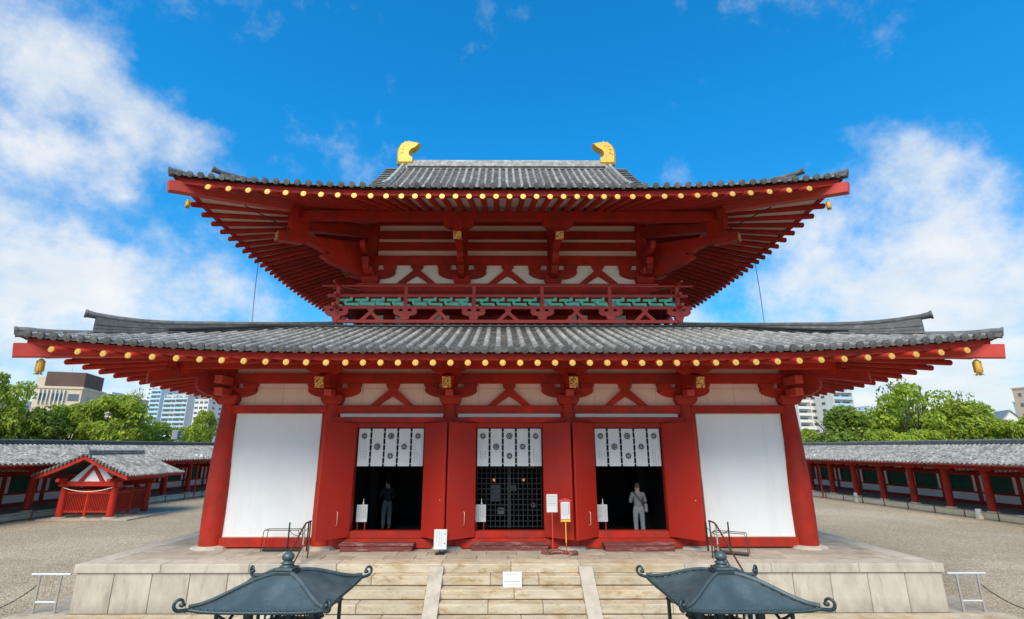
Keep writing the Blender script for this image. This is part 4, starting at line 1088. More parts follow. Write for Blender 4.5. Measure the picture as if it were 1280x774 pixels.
for sx,s_ in ((-1,'left'),(1,'right')):
    bell((sx*11.8,-3.2,5.00),.95,'gilt bell hanging under the %s front corner of the lower roof'%s_)
    bell((sx*10.04,-1.44,10.33),.72,'gilt bell hanging under the %s front corner of the upper roof'%s_)
# ================================================================ people
SKIN=pm('skin',(.45,.27,.19),.55,.05)
def skinned(name,mat,J,E,parent,sub=2):
    me=bpy.data.meshes.new(name); me.materials.append(mat)
    bm=bmesh.new(); ly=bm.verts.layers.skin.verify(); V=[]
    for i,j in enumerate(J):
        v=bm.verts.new(j[:3]); v[ly].radius=(j[3],j[4] if len(j)>4 else j[3]); v[ly].use_root=(i==0); V.append(v)
    for a,b in E: bm.edges.new((V[a],V[b]))
    bm.to_mesh(me); bm.free()
    o=bpy.data.objects.new(name,me); COL.objects.link(o); setpar(o,parent)
    sm=o.modifiers.new('skin','SKIN'); sm.use_smooth_shade=True
    ss=o.modifiers.new('sub','SUBSURF'); ss.levels=sub; ss.render_levels=sub
    return o
def person(loc,rz,label,shirt,trou,hairc,s=1.0,carry=None):
    t=thing('person',label,'person',(0,0,0))
    J=[(0,0,.88,.12,.10),(0,0,1.0,.115,.09),(0,.01,1.16,.14,.10),(0,.005,1.29,.10,.08),(0,.01,1.37,.052),(0,.02,1.45,.07,.085),(0,.03,1.53,.072,.088),(0,.025,1.58,.05,.06)]
    E=[(i,i+1) for i in range(7)]
    def ch(base,pts):
        p=base
        for q in pts: J.append(q); E.append((p,len(J)-1)); p=len(J)-1
        return p
    for sx in (-1,1):
        ch(0,[(sx*.095,0,.80,.085),(sx*.105,.01,.46,.055),(sx*.11,-.01,.09,.038),(sx*.12,.12,.04,.03)])
        wr=ch(3,[(sx*.16,0,1.28,.055),(sx*.235,.02,1.02,.042),(sx*.12,.20,1.07,.028),(sx*.085,.25,1.10,.030,.018)])
        for k in range(4): ch(wr,[(sx*(.095-.018*k),.285,1.115+.008*k,.009),(sx*(.088-.018*k),.31,1.10+.006*k,.008),(sx*(.08-.018*k),.315,1.08+.004*k,.007)])
        ch(wr,[(sx*.05,.26,1.125,.010),(sx*.04,.285,1.13,.008)])
    ch(6,[(0,.115,1.50,.012)])
    for sx in (-1,1): ch(5,[(sx*.085,.02,1.49,.012)])
    skinned('body',SKIN,J,E,t)
    S=[(0,0,.80,.15,.12),(0,0,1.0,.145,.11),(0,.01,1.17,.165,.12),(0,.005,1.29,.12,.095),(0,.01,1.345,.07)]
    SE=[(i,i+1) for i in range(4)]
    for sx in (-1,1):
        b=len(S); S+= [(sx*.17,0,1.275,.075),(sx*.245,.015,1.04,.06),(sx*.17,.14,1.05,.048)]; SE+=[(3,b),(b,b+1),(b+1,b+2)]
    skinned('shirt',shirt,S,SE,t)
    T=[(0,0,.98,.135,.11),(0,0,.88,.145,.12)]; TE=[(0,1)]
    for sx in (-1,1):
        b=len(T); T+=[(sx*.095,0,.78,.105),(sx*.105,.01,.46,.078),(sx*.11,-.005,.12,.07)]; TE+=[(1,b),(b,b+1),(b+1,b+2)]
    skinned('trousers',trou,T,TE,t)
    skinned('hair',hairc,[(0,-.02,1.44,.06,.06),(0,-.01,1.51,.085,.085),(0,.0,1.58,.075,.08),(0,.01,1.615,.04,.05)],[(0,1),(1,2),(2,3)],t)
    for sx in (-1,1): skinned('shoe',BLACK,[(sx*.11,-.05,.045,.045),(sx*.12,.06,.04,.045),(sx*.125,.16,.03,.035)],[(0,1),(1,2)],t,1)
    for sx in (-1,1): MB().lathe([(.003,-.011),(.010,-.005),(.010,.005),(.003,.011)],8,Matrix.Translation((sx*.032,.105,1.525))).build('eye',CREST,t)
    t.location=loc; t.rotation_euler=(0,0,rz); t.scale=(s,s,s)
    return t
GREYC=pm('grey_cotton',(.23,.215,.205),.9,.06); GREYT=pm('light_trousers',(.27,.27,.265),.9,.06); DKT=pm('dull_trousers',(.16,.16,.16),.9,.06); DKC=pm('dark_jacket',(.02,.02,.025),.9,.1); HAIRG=pm('grey_hair',(.10,.095,.09),.9,.2)
loc=(4.03,.95,.12)
person(loc,R(-4),'visitor in pale shirt and trousers seen from behind inside the right doorway',GREYC,GREYT,HAIRG,.985)
b=thing('shoulder_bag','small pale shoulder bag on a dark strap worn by the visitor in the doorway','bag',(4.2,.9,1.0))
MB().cbox(4.20,4.29,.82,1.02,.86,1.10,.02).build('pouch',GREYT,b)
MB().tube([(4.24,.92,1.09),(4.16,.80,1.12),(4.03,.785,1.25),(3.93,.80,1.38),(3.88,.92,1.46),(3.92,1.03,1.40)],.012,6).build('strap',BLACK,b)
person((-4.1,2.4,.12),R(35),'dim figure in a dark jacket and pale trousers inside the left doorway',DKC,DKT,DKC,1.0)
# ================================================================ bronze lanterns
def lantern_mesh():
    t=thing('bronze_lantern','x','lantern',(0,0,0),0,'bronze lanterns in front of the temple stairs')
    Wd=.60; n=20
    def hgt(p):   # profile over 0 (apex) .. 1 (eave)
        K=[(0,.185),(.14,.184),(.25,.177),(.4,.151),(.55,.110),(.7,.066),(.85,.026),(1,.0)]
        for (a,ha),(b,hb) in zip(K[:-1],K[1:]):
            if p<=b: return ha+(hb-ha)*(p-a)/(b-a)
        return 0
    m=MB(); vs=[]
    for j in range(n+1):
        for i in range(n+1):
            x=-1+2*i/n; y=-1+2*j/n; p=max(abs(x),abs(y)); c=(min(abs(x),abs(y))/p if p>0 else 0)*p
            bow=1-.035*(1-(min(abs(x),abs(y))/max(p,1e-6))**2)*p
            z=hgt(p)+.028*(abs(x*y))**4
            vs.append((x*Wd*bow,y*Wd*bow,z))
    top=vs; N_=n+1
    m.add(top,[(j*N_+i,j*N_+i+1,(j+1)*N_+i+1,(j+1)*N_+i) for j in range(n) for i in range(n)],True)
    bot=[(x,y,z-.03) for x,y,z in vs]
    m.add(bot,[(j*N_+i,(j+1)*N_+i,(j+1)*N_+i+1,j*N_+i+1) for j in range(n) for i in range(n)],True)
    rf=m.build('roof',BRONZE,t)
    for k in range(4):
        Mr=Matrix.Rotation(k*PI/2,4,'Z')
        edge=[Mr@Vector(top[i]) for i in range(N_)]
        e=MB(); e.tube([p-Vector((0,0,.016)) for p in edge],.017,6)
        for p,q in zip(edge[:-1],edge[1:]):
            c=p.lerp(q,.5); e.lathe([(.004,-.026),(.013,-.016),(.013,.002),(.004,.008)],6,Matrix.Translation(c))
        e.build('rim',BRONZED,rf)
        r=MB(); pts=[]
        for i in range(9):
            q=.13+.87*i/8; v=Vector((q*Wd,q*Wd,hgt(q)+.028*q**8+.010)); pts.append(Mr@v)
        r.tube(pts,.015,7)
        for a,b in zip(pts[:-1],pts[1:]):
            for s in (.1,.35,.6,.85): c=a.lerp(b,s); r.tube([c-(b-a).normalized()*.012,c+(b-a).normalized()*.012],.021 if k in (0,3) else .0165,7)
        r.build('rope_ridge',BRONZE,rf)
        s=MB(); d=Vector((1,1,0)).normalized(); c0=Vector((Wd*.98,Wd*.98,.028)); pts=[];rad=[]
        for i in range(14):
            th=-PI/2+i*.40; q=.055*(1-.045*i)
            pts.append(Mr@(c0+d*(.09+q*math.cos(th))+Vector((0,0,.045+q*math.sin(th))))); rad.append(.016-.0004*i)
        pts=[Mr@(c0-d*.12+Vector((0,0,-.03)))]+pts; rad=[.018]+rad
        s.tube(pts,rad,7); s.lathe([(.005,-.02),(.026,-.008),(.026,.008),(.005,.02)],8,Matrix.Translation(pts[-1]))
        s.build('corner_scroll',BRONZED,rf)
    MB().cbox(-.105,.105,-.105,.105,.176,.212,.008).build('finial_base',BRONZED,t)
    fn=MB().cbox(-.085,.085,-.085,.085,.213,.238,.006)
    fn.lathe([(.066,.238),(.072,.249),(.05,.260),(.055,.270),(.068,.276),(.05,.287),(.036,.297),(.052,.306),(.062,.330),(.055,.354),(.033,.372),(.012,.382)],16)
    fn.build('finial',BRONZE,t)
    # fire box with openings, posts, shaft and base
    fb=MB()
    for k in range(6):
        a=k*PI/3; b=(k+1)*PI/3; ra=.36
        p=Vector((ra*math.cos(a),ra*math.sin(a),0)); q=Vector((ra*math.cos(b),ra*math.sin(b),0))
        fb.cyl(p+Vector((0,0,-.62)),p+Vector((0,0,-.03)),.026,n=8)
        for z in (-.60,-.32,-.06): fb.beam(p+Vector((0,0,z)),q+Vector((0,0,z)),.03,.05)
        for s in (.2,.4,.6,.8): c=p.lerp(q,s); fb.cyl(c+Vector((0,0,-.58)),c+Vector((0,0,-.06)),.009,n=5)
    fb.build('fire_box',BRONZED,t)
    br=MB()
    for k in range(4):
        Mr=Matrix.Rotation(k*PI/2,4,'Z')
        for s in (-1,1):
            pts=[Mr@Vector((s*.28,.40+.10*math.sin(i*.9),-.06-.03*i)) for i in range(5)]; br.tube(pts,.014,5)
    br.build('eave_brackets',BRONZED,t,kind='stuff')
    for sx in (-1,1):
        for sy in (-1,1): MB().cyl((sx*.43,sy*.43,-2.44),(sx*.43,sy*.43,.03),.020,n=8).build('outer_post',BRONZED,t)
    MB().lathe([(.45,-.62),(.48,-.66),(.40,-.72),(.20,-.80),(.13,-.90),(.12,-1.3),(.17,-1.34),(.17,-1.40),(.12,-1.44),(.13,-1.9),(.24,-2.0),(.46,-2.08),(.50,-2.14)],24).build('shaft',BRONZED,t)
    MB().cbox(-.75,.75,-.75,.75,-2.55,-2.14,.02).build('stone_base',STONE,t)
    return t
LZ=1.368
la=lantern_mesh(); lb=copy_tree(la)
la.location=(-2.41,-10.25,LZ); la.rotation_euler=(0,0,R(-1)); la['label']='blue-green bronze lantern with curled roof corners in front of the stairs on the left'
lb.location=(1.98,-10.25,LZ); lb.rotation_euler=(0,0,R(1)); lb['label']='blue-green bronze lantern with curled roof corners in front of the stairs on the right'
# ================================================================ galleries on both sides of the yard
TILEW=pm('light_gallery_tile',(.30,.285,.26),.75,.50,5.5,col2=(.11,.108,.10),sc2=3.1,lo=.44,hi=.66)
streaks(TILEW,1.2,(1,1,1),.52,.6,(.10,.10,.10),.7)
def gallery(sg,loc,rz,label,y0c,nc,yA,yB):
    t=thing('covered_gallery',label,'gallery',(0,0,0),0,'covered galleries on both sides of the yard')
    X=lambda a,b:tuple(sorted((sg*a,sg*b)))
    fl=MB().box(*X(.3,4.6),yA,yB,-1.1,-.752).build('gallery_floor',STONEF,t)
    yy=rng(yA,yB,2.3)
    for a,b in zip(yy[:-1],yy[1:]): MB().cbox(*X(0,.32),a+.01,b-.01,-1.1,-.745,.012).build('kerb_stone',KERB,t)
    for k in range(nc):
        y=y0c+2.55*k
        c=MB().lathe([(.20,-.70),(.205,0),(.185,1.0),(.165,1.45)],14,Matrix.Translation((sg*.52,y,0))).build('column',RED,t)
        MB().lathe([(.30,-.751),(.29,-.70),(.22,-.69)],12,Matrix.Translation((sg*.52,y,0))).build('base_stone',KERB,c)
        bb=MB(); bb.box(*X(.40,.64),y-.17,y+.17,1.40,1.50); bb.box(*X(.42,.62),y-.5,y+.5,1.501,1.60); bb.build('column_head',RED,t)
        MB().box(*X(.42,3.9),y-.07,y+.07,1.28,1.42).build('cross_beam',RED,t)
        # wall bay: post, plaster strips, green lattice window, white panel
        w0=y+1.15
        MB().box(*X(3.80,4.0),w0-.11,w0+.11,-.74,1.30).build('wall_post',RED,t)
        for s_ in (-1,1): MB().box(*X(3.86,3.95),*sorted((w0+s_*.12,w0+s_*.36)),.06,1.05).build('plaster_strip',PLA,t)
        MB().box(*X(3.87,3.95),w0+.12,w0+2.43,-.52,-.05).build('white_panel',PLA,t)
        a,b=w0+.44,w0+2.11
        MB().box(*X(3.97,4.0),a,b,.08,1.03).build('window_back',GREEND,t)
        wm_=MB(); n_=14
        for i in range(n_+1): q=a+(b-a)*i/n_; wm_.box(*X(3.90,3.935),q-.022,q+.022,.08,1.03)
        wm_.build('window_lattice',GREEND,t,kind='stuff')
        for a_,b_ in ((a-.075,a),(b,b+.075)): MB().box(*X(3.85,3.99),a_,b_,.06,1.05).build('window_frame',RED,t)
    for nm,z0,z1 in (('base_beam',-.74,-.53),('sill_beam',-.05,.055),('head_beam',1.055,1.20)): MB().box(*X(3.81,3.99),yA,yB,z0,z1).build(nm,RED,t)
    MB().box(*X(3.99,4.05),yA,yB,-.74,2.4).build('rear_wall',RED,t)
    tt=MB(); y=yA
    while y<yB: tt.box(*X(3.80,3.985),y,y+.15,1.21,1.46); y+=.30
    tt.build('plaster_teeth',PLA,t,kind='stuff')
    MB().cbox(*X(.42,.62),yA,yB,1.601,1.74,.01).build('eave_beam',RED,t)
    rz_=lambda x:1.91+(x+1.1)*.30   # roof line
    rf=MB(); y=yA
    while y<yB:
        rf.beam((sg*-1.0,y,rz_(-1.0)-.13),(sg*2.6,y,rz_(2.6)-.13),.09,.10); y+=.42
    rf.build('rafters',RED,t,kind='stuff')
    MB().prism([(-1.16,rz_(-1.16)-.09),(-1.06,rz_(-1.06)-.09),(-1.06,rz_(-1.06)+.0),(-1.16,rz_(-1.16)+.0)],lambda a,b,q:(sg*a,q,b),yA,yB).build('fascia_board',RED,t)
    RX=2.45
    MB().prism([(-1.1,rz_(-1.1)-.075),(RX,rz_(RX)-.075),(2*RX+1.1,rz_(-1.1)-.075),(2*RX+1.1,rz_(-1.1)-.03),(RX,rz_(RX)+.01),(-1.1,rz_(-1.1)+.0)],lambda a,b,q:(sg*a,q,b),yA,yB).build('roof',TILE2,t)
    tr=MB(); y=yA+.1
    rd=random.Random(3)
    while y<yB:
        row_mesh(tr,lambda d,y=y:Vector((sg*(-1.22+d),y,rz_(-1.22+d)+.02)),0,RX+1.18,.36,r=.082,n=4)
        tr.cyl((sg*-1.25,y,rz_(-1.25)+.05),(sg*-1.20,y,rz_(-1.2)+.05),.09,n=7); y+=.29
    tr.build('tile_rows',TILEW,t,kind='stuff')
    rg=MB(); 
    for q in range(3): rg.box(*X(RX-.16+.015*q,RX+.16-.015*q),yA,yB,rz_(RX)+.05+.06*q,rz_(RX)+.095+.06*q)
    rg.box(*X(RX-.09,RX+.09),yA,yB,rz_(RX)-.05,rz_(RX)+.2); rg.tube([(sg*RX,yA,rz_(RX)+.24),(sg*RX,yB,rz_(RX)+.24)],.08,8)
    rg.build('ridge',TILED,t)
    t.location=loc; t.rotation_euler=(0,0,rz)
    return t
gallery(1,(27.37,12.77,0),R(4.5),'long red covered gallery with green windows along the right side of the yard',1.95-2.55*5,18,-12,36)
gallery(-1,(-27.4,13.8,0),R(-7.5),'long red covered gallery with green windows behind the small red pavilion on the left',1.75-2.55*4,17,-10,34)
def low_fence(sg,loc,rz,off,ys,label):
    t=thing('rope_fence',label,'fence',(0,0,0),0,'low rope fences along the galleries')
    x=-sg*off
    for y in ys: MB().cyl((x,y,-1.11),(x,y,-.62),.034,n=6).build('post',BROWN,t)
    m=MB()
    for a,b in zip(ys[:-1],ys[1:]): m.tube([(x,a+(b-a)*k/6,-.69-.05*4*(k/6)*(1-k/6)) for k in range(7)],.014,5)
    m.build('rope',BROWN,t)
    t.location=loc; t.rotation_euler=(0,0,rz)
low_fence(1,(27.37,12.77,0),R(4.5),.22,[-4.8+1.95*k for k in range(15)],'low rope fence on thin dark posts along the right gallery')
low_fence(-1,(-27.4,13.8,0),R(-7.5),.9,[-5+1.95*k for k in range(15)],'low rope fence on thin dark posts along the left gallery')
def lamp_post(x,y,h,lab):
    t=thing('lamp_post',lab,'lamp',(x,y,-1.1),0,'thin red lamp posts before the galleries')
    MB().cyl((x,y,-1.1),(x,y,-1.02),.12,n=10).build('foot',REDB,t)
    MB().cyl((x,y,-1.02),(x,y,h-.15),.06,.05,n=10).build('pole',RED,t)
    MB().beam((x-.3,y,h-.1),(x+.3,y,h-.1),.05,.05).build('cross_arm',BLACK,t)
    for dx in (-.2,.2): MB().cbox(x+dx-.13,x+dx+.13,y-.14,y+.04,h-.05,h+.17,.02).build('floodlight',BOARD,t)
lamp_post(25.95,27.7,2.1,'thin red lamp post with two white floodlights beside the right gallery')
lamp_post(-24.95,27.5,2.1,'thin red lamp post with two white floodlights beside the left gallery')
for x,y,w_,h_,lab in ((26.35,24.3,.16,.55,'small white marker post by the fence of the right gallery'),(27.0,14.9,.22,.42,'small cream box on the kerb of the right gallery')):
    t=thing('marker_box',lab,'marker',(x,y,-1.1)); MB().cbox(x-w_/2,x+w_/2,y-.1,y+.1,-1.0 if w_<.2 else -.9,-1.1+h_+.1,.02).build('body',BOARD,t); MB().cbox(x-w_/2-.02,x+w_/2+.02,y-.12,y+.12,-1.12,-.99 if w_<.2 else -.90,.01).build('foot',KERB,t)
t=thing('paper_notice','white sheet lying on the kerb at the near end of the right gallery','notice',(27.5,13.0,-.74))
MB().cbox(27.42,27.75,12.75,13.1,-.744,-.70,.006).build('sheet',BOARD,t)
# ================================================================ small pavilion on the left
pv=thing('small_pavilion','small red gabled pavilion with slatted sides before the left gallery','pavilion',(-23.8,16.3,-1.1))
MB().cbox(-26.0,-20.95,14.35,18.4,-1.13,-1.05,.02).build('stone_floor',STONE,pv)
PP=[(-25.25,15.0),(-22.4,15.0),(-22.3,17.7),(-25.2,17.7)]
def ppost(x,y,r,zt):
    c=MB().lathe([(r*1.05,-.98),(r*1.05,-.2),(r*.9,zt)],14,Matrix.Translation((x,y,0))).build('post',RED,pv)
    MB().lathe([(r*1.9,-1.05),(r*1.8,-.99),(r*1.3,-.98)],10,Matrix.Translation((x,y,0))).build('base_stone',STONE,c)
for x,y in PP: ppost(x,y,.19,.80)
for x,y in ((-23.85,15.0),(-22.35,16.35),(-23.75,17.7),(-25.22,16.35)): ppost(x,y,.085,.45)
for a,b in ((0,1),(2,3)):
    p,q=PP[a],PP[b]; x0,x1=sorted((p[0],q[0])); MB().cbox(x0-.35,x1+.35,p[1]-.11,p[1]+.11,.66,.92,.01).build('tie_beam',RED,pv)
for x in (-25.22,-22.35): MB().cbox(x-.10,x+.10,14.3,19.2,.921,1.10,.01).build('eave_beam',RED,pv)
for k in range(4):
    p=Vector((*PP[k],0)); q=Vector((*PP[(k+1)%4],0)); m=MB(); n_=30
    for i in range(1,n_):
        c=p.lerp(q,i/n_); m.cbox(c.x-.024,c.x+.024,c.y-.024,c.y+.024,-.78,.46,.004)
    m.build('slats',RED,pv,kind='stuff')
    for z in (-.70,.30): MB().beam(p+Vector((0,0,z)),q+Vector((0,0,z)),.07,.10).build('rail',RED,pv)
for y in (15.02,17.68):
    MB().prism([(-25.1,.92),(-22.5,.92),(-23.8,2.10)],lambda a,b,q:(a,q,b),y,y+.05).build('gable_board',PLA,pv)
    m=MB()
    for s in (-1,1): m.prism([(-23.8+s*.75,.93),(-23.8+s*.52,.93),(-23.8,1.62),(-23.8,1.85)],lambda a,b,q:(a,q,b),y-.10-.002*s,y-.005)
    m.build('v_strut',RED,pv)
pz=lambda dx:2.42-.50*abs(dx)+.028*dx*dx
for s in (-1,1):
    for y in (14.15,19.1):
        pts=[(s*2.62*i/6,pz(2.62*i/6)) for i in range(7)]
        MB().prism([(-23.8+x,z-.05) for x,z in pts]+[(-23.8+x,z-.27) for x,z in pts[::-1]],lambda a,b,q:(a,q,b),y-.05+.001*s,y+.05).build('barge_board',RED,pv)
    pts=[(s*2.7*i/6,pz(2.7*i/6)) for i in range(7)]
    MB().prism([(-23.8+x,z) for x,z in pts]+[(-23.8+x,z-.045) for x,z in pts[::-1]],lambda a,b,q:(a,q,b),14.1,19.2).build('roof',TILE2,pv)
    MB().cbox(*sorted((-23.8+s*2.60,-23.8+s*2.68)),14.2,19.1,pz(2.64)-.20,pz(2.64)-.046,.01).build('fascia_board',RED,pv)
    m=MB(); y=14.15; 
    while y<19.2:
        row_mesh(m,lambda d,y=y:Vector((-23.8+s*(2.76-d),y,pz(2.76-d)+.01)),0,2.66,.33,r=.062,n=4); m.cyl((-23.8+s*2.79,y,pz(2.79)+.03),(-23.8+s*2.74,y,pz(2.74)+.03),.07,n=7); y+=.215
    m.build('tile_rows',TILEW,pv,kind='stuff')
    for i in range(13):
        x=s*(.12+i*.205); m=MB(); m.cyl((-23.8+x,14.02,pz(x)+.03),(-23.8+x,14.16,pz(x)+.035),.068,n=9); m.build('verge_tile',TILED,pv)
m=MB(); m.cbox(-23.93,-23.67,14.3,18.9,pz(0)-.02,pz(0)+.12,.02); m.tube([(-23.8,14.25,pz(0)+.17),(-23.8,18.95,pz(0)+.17)],.075,8); m.build('ridge',TILE,pv)
MB().prism([(-24.0,pz(0)-.02),(-23.6,pz(0)-.02),(-23.66,pz(0)+.28),(-23.72,pz(0)+.30),(-23.8,pz(0)+.42),(-23.88,pz(0)+.30),(-23.94,pz(0)+.28)],lambda a,b,q:(a,q,b),14.13,14.27).build('ridge_end_tile',TILE,pv)
MB().tube([Vector((-25.2,14.78,.60)).lerp(Vector((-22.4,14.78,.60)),k/10)-Vector((0,0,.22*4*(k/10)*(1-k/10))) for k in range(11)],.02,6).build('straw_rope',CREAM,pv)
# ================================================================ trees
def leafmat(n,a,b):
    m=pm(n,a,.6,.25,.9,col2=b,sc2=.55,lo=.4,hi=.65,rnd=.08); t=m.node_tree; P=t.nodes['Principled BSDF']; P.inputs['Specular IOR Level'].default_value=.25
    tr=N(t,'ShaderNodeBsdfTranslucent'); mx_=N(t,'ShaderNodeAddShader'); src=P.inputs['Base Color'].links[0].from_socket
    sc=N(t,'ShaderNodeVectorMath',operation='SCALE'); sc.inputs['Scale'].default_value=1.1; L(t,src,sc.inputs[0]); L(t,sc.outputs[0],tr.inputs['Color'])
    L(t,P.outputs[0],mx_.inputs[0]); L(t,tr.outputs[0],mx_.inputs[1]); L(t,mx_.outputs[0],t.nodes['Material Output'].inputs['Surface'])
    return m
LEAF=[leafmat('leaf_bright',(.20,.235,.018),(.12,.165,.012)),leafmat('leaf_deep',(.065,.105,.014),(.11,.155,.018)),leafmat('leaf_rusty',(.13,.12,.06),(.08,.10,.03))]
BARK=pm('bark',(.06,.048,.042),.9,.3,6,.6,20)
def tree_proto(seed,shape,leaf,dens=1.0,sparse=0):
    rd=random.Random(seed); root=thing('broadleaf_tree','x','tree',(0,0,0))
    m=MB(); m.tube([(0,0,-.2),(.05,.02,1),(0,.08,2.2),(.1,0,3.4)],[.28,.22,.18,.12],8)
    ends=[]; 
    for k in range(9):
        a=rd.uniform(0,2*PI); e=rd.uniform(.35,1.0); z=rd.uniform(2.6,5.4); p=Vector((0.03,.05,rd.uniform(1.4,3.0)))
        q=Vector((2.3*e*math.cos(a),2.3*e*math.sin(a),z)); mid=p.lerp(q,.5)+Vector((0,0,-.15)); m.tube([p,mid,q],[.10,.07,.03],6); ends.append(q)
        for j in range(2):
            q2=q+Vector((rd.uniform(-1,1),rd.uniform(-1,1),rd.uniform(-.1,.7))); m.tube([mid,q2],[.05,.02],5); ends.append(q2)
    m.build('trunk',BARK,root)
    c=MB(); cl=[]
    for _ in range(int(66*dens)):
        a=rd.uniform(0,2*PI); u=rd.random()**.45; zz=rd.random()
        if shape=='cone': rr=2.9*(1-zz)**.75*u+.15; z=1.6+zz*4.6
        elif shape=='spread': rr=3.1*u*math.sqrt(max(0,1-(zz-.25)**2*1.4)); z=2.3+zz*3.6*(1-.35*(rr/3.1)**2)
        else: rr=2.7*u*math.sqrt(max(.05,1-(2*zz-1)**2*.85)); z=1.7+zz*4.2
        cl.append((Vector((rr*math.cos(a),rr*math.sin(a),z)),rd.uniform(.5,.95)))
    for cen,cr in cl:
        for _ in range(int((190 if not sparse else 55)*cr)):
            d=Vector((rd.gauss(0,1),rd.gauss(0,1),rd.gauss(.25,1))).normalized()
            p=cen+Vector((d.x*cr,d.y*cr,d.z*cr*.68))*rd.uniform(.72,1.06)
            nrm=(d*.7+Vector((rd.uniform(-1,1),rd.uniform(-1,1),rd.uniform(-.3,1)))*.75).normalized()
            t1=nrm.orthogonal().normalized(); t1=(Matrix.Rotation(rd.uniform(0,6.28),3,nrm)@t1); t2=nrm.cross(t1); s=rd.uniform(.10,.18)
            c.cur=0 if rd.random()<.78 else 1
            vs=[p-t1*s,p-t2*s*.55+nrm*.02,p+t1*s,p+t2*s*.55+nrm*.02]
            c.add(vs,[(0,1,2,3)])
    mats=[LEAF[leaf],LEAF[1 if leaf!=1 else 0]]
    c.build('crown',mats,root)
    return root
protos=[tree_proto(1,'round',0),tree_proto(2,'spread',0,.72),tree_proto(3,'cone',1,1.15),tree_proto(4,'round',1),tree_proto(5,'spread',2,.55,1),tree_proto(6,'round',0,1.2)]
def ray_pt(u,v,dist):
    d=raydir(u,v); ya=.0055; x=d[0]*math.cos(ya)+d[1]*math.sin(ya); y=-d[0]*math.sin(ya)+d[1]*math.cos(ya)
    t=dist/y; return Vector((-.258+x*t,-15.877+dist,2.76+d[2]*t))
used=set()
TL=[ # u centre, v top, width px, distance, proto, label
 (12,463,80,44,1,'tall bright tree with a dark leaning trunk at the left edge of the picture'),
 (48,508,80,47,3,'round dark-leaved tree below the beige office block'),
 (88,503,70,50,0,'bright green tree in front of the beige office block'),
 (152,494,92,52,5,'broad bright green tree between the beige block and the blue tower'),
 (118,525,60,50,0,'low bright bush-like tree behind the pavilion ridge'),
 (200,527,58,58,3,'dark green tree at the foot of the blue and white tower'),
 (238,531,44,57,0,'small bright tree right of the blue and white tower'),
 (257,514,36,62,5,'loose bright tree beside the left corner column of the hall'),
 (172,485,34,60,4,'thin rusty-leaved tree top before the blue and white tower'),
 (22,520,60,46,3,'dark round tree under the tall tree at the left edge'),
 (1012,535,40,60,0,'small bright tree beside the right corner column of the hall'),
 (1054,511,104,56,2,'dense dark conical tree in front of the pale apartment block'),
 (1130,476,110,52,1,'largest spreading tree on the right with gaps of sky in its crown'),
 (1100,536,60,50,0,'low bright tree under the largest spreading tree'),
 (1196,503,96,50,5,'wide tree with sunlit yellowish crown right of the largest tree'),
 (1150,535,64,47,0,'low rounded bright tree behind the middle of the right gallery'),
 (1242,524,64,46,0,'bright hedge-like tree left of the tan building'),
 (1278,522,56,44,5,'bright tree at the right edge of the picture'),
 (1118,474,70,60,4,'rusty sparse tree top rising over the spreading tree'),
 (1190,487,60,58,4,'thin brownish tree top behind the wide sunlit tree'),
 (-40,500,90,42,5,'green tree beyond the left end of the pavilion gallery'),
 (1330,515,90,42,5,'green tree beyond the right edge of the gallery')]
def set_tree(o,u,v,wpx,dist,lab,rd=random.Random(8)):
    p=ray_pt(u,v,dist); eff=dist*1.0
    wm_=wpx/633*eff*1.0; h=p.z+1.1
    o.location=(p.x,p.y,-1.12); sx=wm_/6.2; sz=h/6.35
    o.scale=(sx,sx,sz); o.rotation_euler=(0,0,rd.uniform(0,6.28)); o['label']=lab; o['group']='trees behind the galleries'
for u,v,wp,ds,pi_,lab in TL:
    if pi_ in used: o=copy_tree(protos[pi_])
    else: o=protos[pi_]; used.add(pi_)
    set_tree(o,u,v,wp,ds,lab)
# bare twigs above the right trees
t=thing('bare_tree','leafless thin branches rising above the sunlit tree on the right','tree',ray_pt(1197,540,49)); p=ray_pt(1198,512,49)
t.location=(0,0,0); m=MB(); 
m.tube([p+Vector((0,0,-5.8)),p],[.08,.04],5)
for a,b in (((0,0,0),(-.55,0,.95)),((0,0,0),(.25,0,.75)),((.25,0,.75),(.65,0,1.05)),((.25,0,.75),(.2,0,1.25)),((-.35,0,.6),(-.75,0,.7))): m.tube([p+Vector(a),p+Vector(b)],[.03,.012],5)
m.build('trunk',BARK,t)
